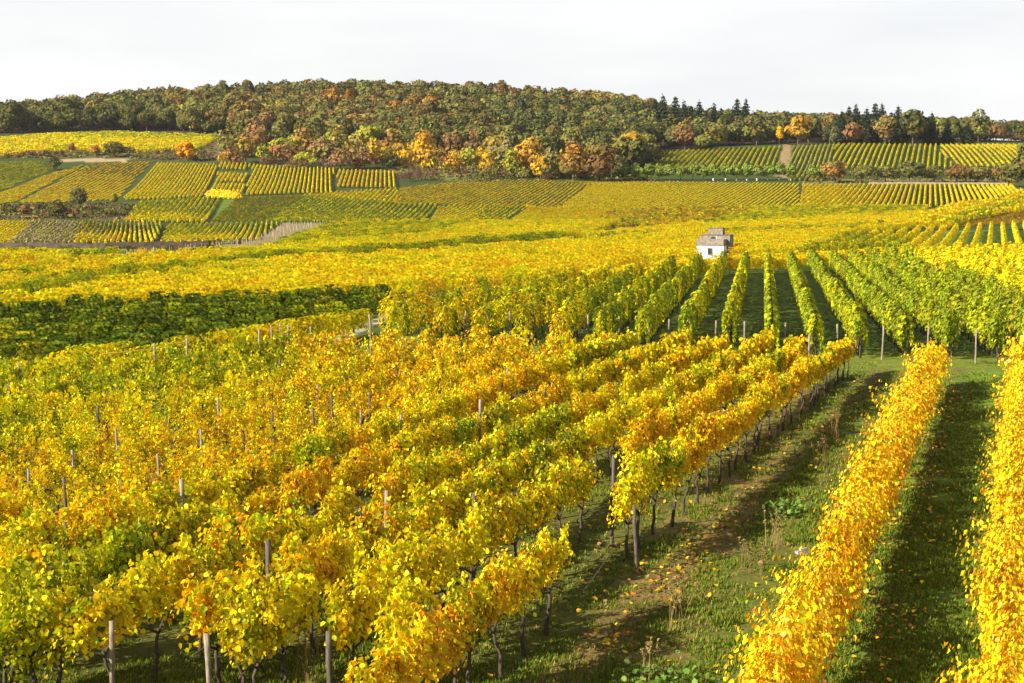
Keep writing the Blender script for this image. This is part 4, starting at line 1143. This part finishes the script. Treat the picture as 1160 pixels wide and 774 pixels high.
A = Acc()
rr_ = np.random.default_rng(33)
SZ = [([(-100, 233), (152, 230), (142, 249), (-100, 250)], 300), ([(-100, 177), (150, 171.5), (240, 164), (256, 184), (150, 180), (-100, 181)], 420), ([(440, 178), (505, 183), (560, 195), (530, 206), (450, 204)], 260),
      ([(-150, 276), (236, 274), (290, 271), (236, 285), (-150, 287)], 160), ([(535, 196), (740, 196), (740, 206), (640, 204), (535, 206)], 200), ([(935, 196), (1150, 196), (1150, 208), (905, 208)], 200)]
for poly, n_ in SZ:
    us = [p[0] for p in poly]; vs = [p[1] for p in poly]; c_ = 0
    while c_ < n_:
        u, v = rr_.uniform(min(us), max(us)), rr_.uniform(min(vs), max(vs))
        if not pip(np.array(u), np.array(v), poly): continue
        c_ += 1
        if 66 < u < 150 and 179 < v < 184.5: continue
        g = ground_at(u, v); m_ = 14
        w_ = rr_.uniform(.8, 2.2); h_ = rr_.uniform(.25, .75)
        P_ = rr_.normal(size=(m_, 3)) * [w_ / 2, w_ / 2, 0] + [0, 0, 0]; P_[:, 2] = rr_.uniform(.05, 1, m_) * h_ * np.exp(-(P_[:, 0] ** 2 + P_[:, 1] ** 2) / w_ ** 2)
        V, q, _ = leaves1(P_ + g, np.column_stack([P_[:, :2] * .8, np.full(m_, .7)]) + rr_.normal(size=(m_, 3)) * .4, rr_.uniform(.4, .8, m_), rr_, .2)
        base_c = pick(([(.09, .10, .022), (.14, .12, .03), (.11, .075, .035), (.20, .17, .05), (.06, .075, .015)], [.34, .24, .12, .16, .14]), 1, rr_, .15)
        A.add(V, q, None, np.repeat(np.clip(base_c * (1 + .2 * rr_.normal(size=(m_, 1))), .01, .5), 4, 0))
tag(put('ground_cover', A.mesh('ground_cover', [M_CROWN])), 'low rough scrub and dry grass on the unplanted strips of the slope', 'scrub', kind='stuff')

# --- row of small round trees
RT = [708, 720.7, 733.6, 746.3, 758.4, 771, 784.7, 796.6, 808, 821.8, 834.3, 846, 857.3, 869.4, 882.3, 895.7]
RPAL = ([(.15, .20, .03), (.18, .225, .04), (.12, .16, .03)], [.4, .35, .25])
g0 = ground_at(800, 205); kR = F / g0[1]
RM = [crown_mesh('crown', 900 + i, 16.5 / kR, 15.5 / kR, RPAL, n=600, sz=.6, lobes=8, base=.08, flat=.9) for i in range(4)]
RTK = trunk_mesh('trunk', 990, 12.5 / kR, .12, 3, .6)
A = Acc(); V, q, t_ = tube_np([[0, 0, -.02], [0, 0, .75]], [.2, .2], 8); A.add(V, q, t_); RWRAP = A.mesh('trunk_guard', [M_PLASTER])
for i, u in enumerate(RT + [919.6, 931]):
    v = 204.6 + .2 * math.sin(i * 1.7)
    g = ground_at(u, v)
    if i < 16: lab, grp = 'small round green tree in the straight row above the long yellow parcel', 'small round trees standing in a row'
    else: lab, grp = ('small round green tree left of its twin, apart from the straight row' if i == 16 else 'small round green tree next to the tan-orange hedge bush'), None
    o = empty('round_tree', (g[0], g[1], float(H(g[0], g[1]))), lab, 'tree', grp, rng.uniform(0, 6.28))
    s = rng.uniform(.92, 1.1)
    f = put('crown', RM[i % 4], o, loc=(0, 0, 1.15)); f.scale = (s, s, s * .92)
    t_ = put('trunk', RTK, o)
    if i > 7: put('trunk_guard', RWRAP, o)

# --- conifers
CPAL = ([(.022, .036, .018), (.03, .045, .02), (.018, .026, .014)], [.4, .35, .25])
CON = []
for i in range(3):
    V, q, c = conifer_np(np.random.default_rng(70 + i), 8.6, 17.0, CPAL, n=1500, sz=1.2)
    CON.append(mesh_np('crown_fir', V, [q], [M_CROWN], c))
A = Acc(); V, q, t_ = tube_np([[0, 0, -.5], [0, 0, 8], [0, 0, 16.3]], [.28, .16, .03], 7); A.add(V, q, t_); CTR = A.mesh('trunk_fir', [M_TBARK])
def fir(u, vtop, hh, Y, label, group, k):
    dx, dy, dz = ray(u, vtop)
    ztop = CAMZ + dz / dy * Y; x = dx / dy * Y
    z = float(H(x, Y)); h = max(8.0, min(hh * 1.6, ztop - z))
    o = empty('fir_tree', (x, Y, z), label, 'tree', group, rng.uniform(0, 6.28))
    s = h / 17.0
    for m, nme in ((CON[k % 3], 'crown'), (CTR, 'trunk')):
        f = put(nme, m, o); f.scale = (s * rng.uniform(.9, 1.15) if nme == 'crown' else s, s, s)
for k_, (u, vt) in enumerate([(77, 110), (126, 105.5), (139.5, 102), (168, 97), (178, 97.5), (192, 95)]):
    fir(u, vt, 16, 800 + k_ * 8, 'dark fir rising above the left skyline of the forest', 'firs on the left skyline', k_)
for k_, (u, vt) in enumerate([(751, 106), (765, 108), (775, 113), (792, 113), (783, 119), (809, 115.5), (817, 121), (835, 110.5), (845, 111), (800, 123)]):
    fir(u, vt, 18, 700 + (k_ * 37) % 60, 'dark fir standing where the hill drops to the right-hand wood', 'firs at the dip of the skyline', k_)
for k_, (u, vt) in enumerate([(954, 124), (962, 119.5), (970, 117), (982, 121), (992, 115.5), (999.5, 116.5), (1018, 118.5), (1010, 126), (987, 132), (975, 136)]):
    fir(u, vt, 18, 634 + (k_ * 29) % 40, 'dark fir in the tight group on the right-hand skyline', 'tight group of firs on the right', k_)
for k_, (u, vt, l) in enumerate([(1056, 126.5, 'broad dark fir standing apart, right of the tight fir group'), (1074, 133.5, 'dark fir standing second from the right end of the wood'), (1097, 135.5, 'dark fir nearest the right end of the wood')]):
    fir(u, vt, 18, 630 + k_ * 5, l, None, k_)

# ------------------------------------------------------------------ posts and stakes
def post_mesh(h, rad, mat, seed):
    r = np.random.default_rng(seed); A = Acc()
    t = np.linspace(0, 1, 5)
    pts = np.stack([r.normal(size=5) * .006, r.normal(size=5) * .006, -.35 + t * (h + .35)], 1)
    V, q, tr = tube_np(pts, rad * (1 + .08 * r.normal(size=5)), 8); A.add(V, q, tr)
    return A.mesh('post', [mat])
PM = [post_mesh(2.0, .045, M_WOOD, i) for i in range(3)] + [post_mesh(2.0, .042, M_WOODD, 9 + i) for i in range(3)]
def post_base(u, v, h, label, group=None, dark=False, lean=.02):
    g = ground_at(u, v); _post(g[0], g[1], h, label, group, dark, lean)
def _post(x, y, h, label, group, dark, lean, rad=1.0):
    o = put('vine_post', PM[(3 if dark else 0) + random.randrange(3)], loc=(x, y, float(H(x, y))))
    o.rotation_euler = (rng.normal() * lean, rng.normal() * lean, rng.uniform(0, 6))
    o.scale = (rad, rad, h / 2.0)
    tag(o, label, 'post', group)
def post_top(u, v, h, label, group=None, dark=False, lean=.02, rad=1.0):
    dx, dy, dz = ray(u, v)
    Y = YM; Z = CAMZ + dz / dy * Y; X = dx / dy * Y
    d = Z - h - H(X, Y); k_ = np.nonzero(d <= 0)[0][0]
    _post(X[k_], Y[k_], h, label, group, dark, lean, rad)
post_top(305, 612, 2.1, 'dark wooden post standing tall among vines in the lower left', None, True, rad=1.2)
post_top(694, 516, 2.1, 'dark wooden post at the gap in the second row from the aisle', None, True)
post_top(722, 572, 1.45, 'weathered dark post at the near end of the row by the leafy aisle', None, True)
post_top(125, 704, 1.5, 'thick grey wooden post in front of the lower-left grass patch', None, False, .03, 1.0)
post_top(237, 718, 1.5, 'grey wooden post at the bottom edge under an orange vine', None, False, .03)
post_top(372, 716, 1.5, 'dark grey post at the bottom edge beside dry stalks', None, True, .02)
post_top(917, 379, 2.15, 'pale wooden end post of the second row, beside the grass track', None, False)
post_top(543, 453, 2.1, 'pale post top in the centre of the yellow vines', None)
post_top(435, 556, 2.1, 'pale brown post half hidden by golden vines below the picture centre', None)
post_top(537, 558, 2.0, 'dark post half hidden in the third trellised row', None, True)
post_top(203, 545, 2.0, 'leaning grey-brown post in the left vine mass', None, False, .06)
for u, v in [(357, 462), (381, 490), (407, 465), (453, 470), (569, 430), (358, 436), (308, 465), (472, 486), (378, 447), (419, 446), (134, 486), (111, 461), (228, 486), (182, 514), (75, 541), (136, 544), (83, 510), (248, 452), (277, 484), (31, 531), (71, 593), (12, 432), (575, 418), (22, 411), (660, 424), (618, 440), (500, 442)]:
    post_top(u, v, 1.72, 'thin weathered stake rising among the dense yellow vines at left', 'stakes in the dense left vineyard', rng.random() < .6, .03, .75)
for u, v in [(327, 368), (316, 366), (308, 369), (352, 370), (292, 373), (213, 383), (175, 389)]:
    post_top(u, v, 2.0, 'pale post in the line between the dark green parcel and the yellow vines', 'posts along the dark green parcel', False)
post_top(420, 356, 2.2, 'pale post beside the short piece of grey path', None, False)
for u, v in [(505, 385.5), (527, 386), (553, 387), (578, 386), (604, 389), (632, 390), (666, 391), (701, 393), (735, 396), (757, 397), (778, 398), (810, 399), (843, 400), (889, 402), (949, 404), (999, 407), (1051, 408), (1105, 411), (1158, 413)]:
    post_base(u, v + 1, 1.6, 'pale end post of a row in the tall middle block, on the grass track', 'end posts of the tall middle block', False)
for u, v in [(826, 303), (842, 301), (857, 299), (870, 298), (880, 297), (716, 312), (690, 316), (664, 320)]:
    post_base(u, v + 8, 1.5, 'small pale post at the far end of the tall middle block', 'far end posts of the tall block', False)

# --- trellis wires of the two open row ends
def wire(p0, p1, label):
    A = Acc()
    p0 = np.array(p0); p1 = np.array(p1)
    t = np.linspace(0, 1, 6)[:, None]
    pts = p0 + (p1 - p0) * t; pts[:, 2] -= .05 * np.sin(t[:, 0] * 3.14)
    V, q, tr = tube_np(pts, [.004] * 6, 5); A.add(V, q, tr)
    tag(put('trellis_wire', A.mesh('wire', [M_WIRE])), label, 'wire')
h0 = float(H(1.5, 26))
wire((1.2, 24.9, h0 + 1.25), (2.0, 28.2, h0 + 1.15), 'upper bare trellis wire across the gap of the row by the leafy aisle')
wire((1.2, 24.9, h0 + .75), (2.0, 28.2, h0 + .7), 'lower bare trellis wire across the gap of the row by the leafy aisle')
wire((-2.3, 20.8, h0 + .95), (-3.4, 19.6, h0 + .05), 'slanting anchor wire at the open end of the second row')
# --- yellow rod, grey plastic piece
A = Acc(); a, b = ground_at(118, 446), ground_at(212, 430)
a = a + [0, 0, 1.55]; b = b + [0, 0, 1.6]
V, q, tr = tube_np([a, (a + b) / 2 - [0, 0, .08], b], [.035] * 3, 6); A.add(V, q, tr)
tag(put('yellow_rod', A.mesh('rod', [M_TAPE])), 'long thin yellow rod lying across the vine tops at left', 'rod')
A = Acc(); dx, dy, dz = ray(908, 625); Y = 23.0
A.box((0, 0, 0), (.2, .09, .06), rot=.4); A.box((.03, 0, .045), (.14, .07, .03), rot=.4)
tag(put('plastic_box', A.mesh('box', [M_GREYP]), loc=(dx / dy * Y, Y, CAMZ + dz / dy * Y)), 'small grey plastic box caught in the side of the golden hedge row', 'box')

# ------------------------------------------------------------------ grass, dry weeds and fallen leaves
def grass():
    r = np.random.default_rng(4)
    n = 75000
    Y = np.exp(r.uniform(math.log(19), math.log(66), n)); u = r.uniform(-40, 1200, n)
    x = (u - CU) / F * Y * 1.004
    z = H(x, Y); uu, vv = project(x, Y, z)
    keep = pip(uu, vv, [(560, 800), (700, 640), (960, 424), (1230, 424), (1230, 900), (300, 900)]) | (r.random(n) < .28) | (pip(uu, vv, [(-50, 640), (560, 640), (560, 900), (-50, 900)]) & (r.random(n) < .7))
    keep &= vv < 800
    dC = x - (1.9 + .389 * (Y - 27.9))
    keep &= ~((dC > .45) & (dC < 1.45) & (r.random(n) < .75)) & ~((dC > 2.2) & (dC < 2.8) & (r.random(n) < .55))
    keep &= fbm(x * .8, Y * .8, 12) > .33
    x, Y, z = x[keep], Y[keep], z[keep]
    m = len(x); nb = 7
    tone = fbm(x * .5, Y * .5, 66)
    a = r.uniform(0, 6.28, (m, nb)); L = r.uniform(.03, .12, (m, nb)) * (0.5 + tone[:, None])
    ln = r.uniform(.3, 1.1, (m, nb)); w = .010 + .00035 * Y[:, None]
    bx = x[:, None] + r.normal(size=(m, nb)) * .10; by = Y[:, None] + r.normal(size=(m, nb)) * .10; bz = z[:, None] - .01
    dx, dy = np.cos(a), np.sin(a)
    t = np.stack([bx + dx * L * ln * .6, by + dy * L * ln * .6, bz + L], -1)
    p1 = np.stack([bx - dy * w, by + dx * w, bz + 0 * L], -1); p2 = np.stack([bx + dy * w, by - dx * w, bz + 0 * L], -1)
    V = np.stack([p1, p2, t], 2).reshape(-1, 3)
    tri = np.arange(len(V)).reshape(-1, 3)
    c = pick(([(.11, .165, .017), (.085, .125, .014), (.165, .19, .024), (.20, .165, .045)], [.42, .22, .26, .10]), m * nb, r, .2)
    me = mesh_np('grass', V, [tri], [M_GRASS], np.repeat(c, 3, 0))
    tag(put('grass', me), 'short mown grass in the aisles between the near vine rows', 'grass', kind='stuff')
grass()
def litter():
    r = np.random.default_rng(5)
    pts = []
    def along(x0, y0, s, y_a, y_b, off, sp, n):
        y = r.uniform(y_a, y_b, n); x = x0 + s * (y - y0) + off + r.normal(size=n) * sp
        pts.append(np.stack([x, y], 1))
    along(16.8, 56.2, .352, 17, 57, .75, .45, 2300)
    along(19.2, 53, .364, 17, 57, -.6, .3, 500)
    along(1.9, 27.9, .389, 20, 60, .8, .5, 1500)
    along(1.9, 27.9, .389, 24, 34, 1.1, .4, 500)
    along(-2.35, 20.6, .385, 20, 58, .6, .5, 800)
    along(-4.0, 20.4, .375, 20, 58, .3, .8, 700)
    along(7.0, 40, .36, 17, 57, 2.0, 2.2, 700)
    Q = np.concatenate(pts)
    keep = fbm(Q[:, 0] * .9, Q[:, 1] * .9, 91) > .40
    Q = Q[keep][::2] if False else Q[keep][r.random(int(keep.sum())) < .38]
    Z = H(Q[:, 0], Q[:, 1]) + r.uniform(.03, .10, len(Q))
    Pp = np.column_stack([Q, Z])
    Nn = np.array([0, 0, 1.0]) + r.normal(size=Pp.shape) * .35
    V, q, _ = leaves2(Pp, Nn, .082 * r.uniform(.7, 1.3, len(Pp)), r, 0)
    c = pick(([GOLD, AMBER, BROWN, (.30, .15, .07), ORA], [.14, .2, .32, .26, .08]), len(Pp), r)
    tag(put('fallen_leaves', mesh_np('fallen_leaves', V, [q], [M_LEAF], np.repeat(c, 6, 0))), 'fallen yellow and brown vine leaves lying on the aisle grass', 'leaves', kind='stuff')
litter()
def stalks(u, v, h, n, label, spread=.18, col=((.30, .22, .09), (.22, .16, .07))):
    g = ground_at(u, v); r = np.random.default_rng(hash_(label)); A = Acc()
    for i in range(n):
        a = r.uniform(0, 6.28); b = np.array([math.cos(a), math.sin(a), 0]) * spread * r.random()
        hh = h * r.uniform(.6, 1.0); l = r.normal(size=2) * .14 * hh
        pts = np.array([b, b + [l[0] * .4, l[1] * .4, hh * .55], b + [l[0], l[1], hh]])
        V, q, tr = tube_np(pts, [.007, .005, .003], 4); A.add(V, q, tr, col[0])
        Pp = pts[2] - (pts[2] - pts[1]) * r.random((12, 1)) * .5 + r.normal(size=(12, 3)) * .015
        V, q, _ = leaves1(Pp, r.normal(size=(12, 3)), np.full(12, .03), r, 0, 1.6); A.add(V, q, None, np.repeat(pick((list(col), [.5, .5]), 12, r), 4, 0))
    tag(put('dry_weed', A.mesh('dry_weed', [M_GRASS]), loc=(g[0], g[1], g[2])), label, 'weed')
stalks(768, 716, .95, 8, 'tall dry straw-coloured weed stalks near the middle of the leafy aisle')
stalks(736, 772, .8, 7, 'dry weed stalks at the bottom edge of the leafy aisle')
stalks(775, 690, .7, 6, 'thin dry weed stalks behind the taller clump in the leafy aisle')
stalks(945, 500, 1.1, 9, 'brown dry weed tuft in the far part of the leafy aisle', .25, ((.26, .15, .06), (.2, .12, .05)))
stalks(935, 530, 1.0, 12, 'wide dark brown weed clump beside the golden hedge row', .4, ((.14, .09, .04), (.2, .13, .05)))
stalks(352, 800, 1.35, 10, 'tall pale dry stalks beside the dark grey post at the bottom edge', .35)
stalks(880, 620, .9, 14, 'pale dry grass tuft in the middle of the leafy aisle', .35, ((.30, .24, .10), (.22, .18, .06)))
stalks(850, 650, .8, 12, 'low brownish dry grass clump in the middle of the leafy aisle', .4, ((.24, .17, .07), (.2, .17, .06)))
def herb(u, v, h, w, label):
    g = ground_at(u, v); r = np.random.default_rng(hash_(label)); n = 160
    P_ = r.normal(size=(n, 3)) * np.array([w / 2.4, w / 2.4, h / 4]) + [0, 0, h * .45]
    P_[:, 2] = np.abs(P_[:, 2])
    A = Acc()
    V, q, _ = leaves2(P_, np.array([0, 0, .8]) + r.normal(size=(n, 3)) * .5, .09 * r.uniform(.6, 1.3, n), r, .2)
    A.add(V, q, None, np.repeat(pick(([(.10, .18, .03), (.16, .24, .05)], [.6, .4]), n, r), 6, 0))
    tag(put('weed_patch', A.mesh('weed_patch', [M_GRASS]), loc=(g[0], g[1], g[2])), label, 'weeds', kind='stuff')
herb(748, 778, .35, .9, 'low bright green leafy weed patch at the bottom of the leafy aisle')
herb(893, 585, .45, .6, 'bluish green leafy weed at the left foot of the golden hedge')

# ------------------------------------------------------------------ air
hm, hn, hL = newmat('haze_air')
pv_ = hn('ShaderNodeVolumePrincipled'); pv_.inputs['Color'].default_value = (0.93, 0.95, 1.0, 1)
pv_.inputs['Density'].default_value = 0.00004; pv_.inputs['Anisotropy'].default_value = 0.2
ho = hn('ShaderNodeOutputMaterial'); hL(pv_.outputs[0], ho.inputs['Volume'])
hz_ = [o for o in bpy.data.objects if o.type == 'MESH' and o.name == 'ground'][0]
zmin = min(v.co.z for v in hz_.data.vertices); zmax = max(v.co.z for v in hz_.data.vertices) + 24
A = Acc(); A.box((0, 0, (zmin - 1 + zmax) / 2), (18600, 18600, zmax - zmin + 1))
tag(put('haze', A.mesh('haze', [hm])), kind='stuff')
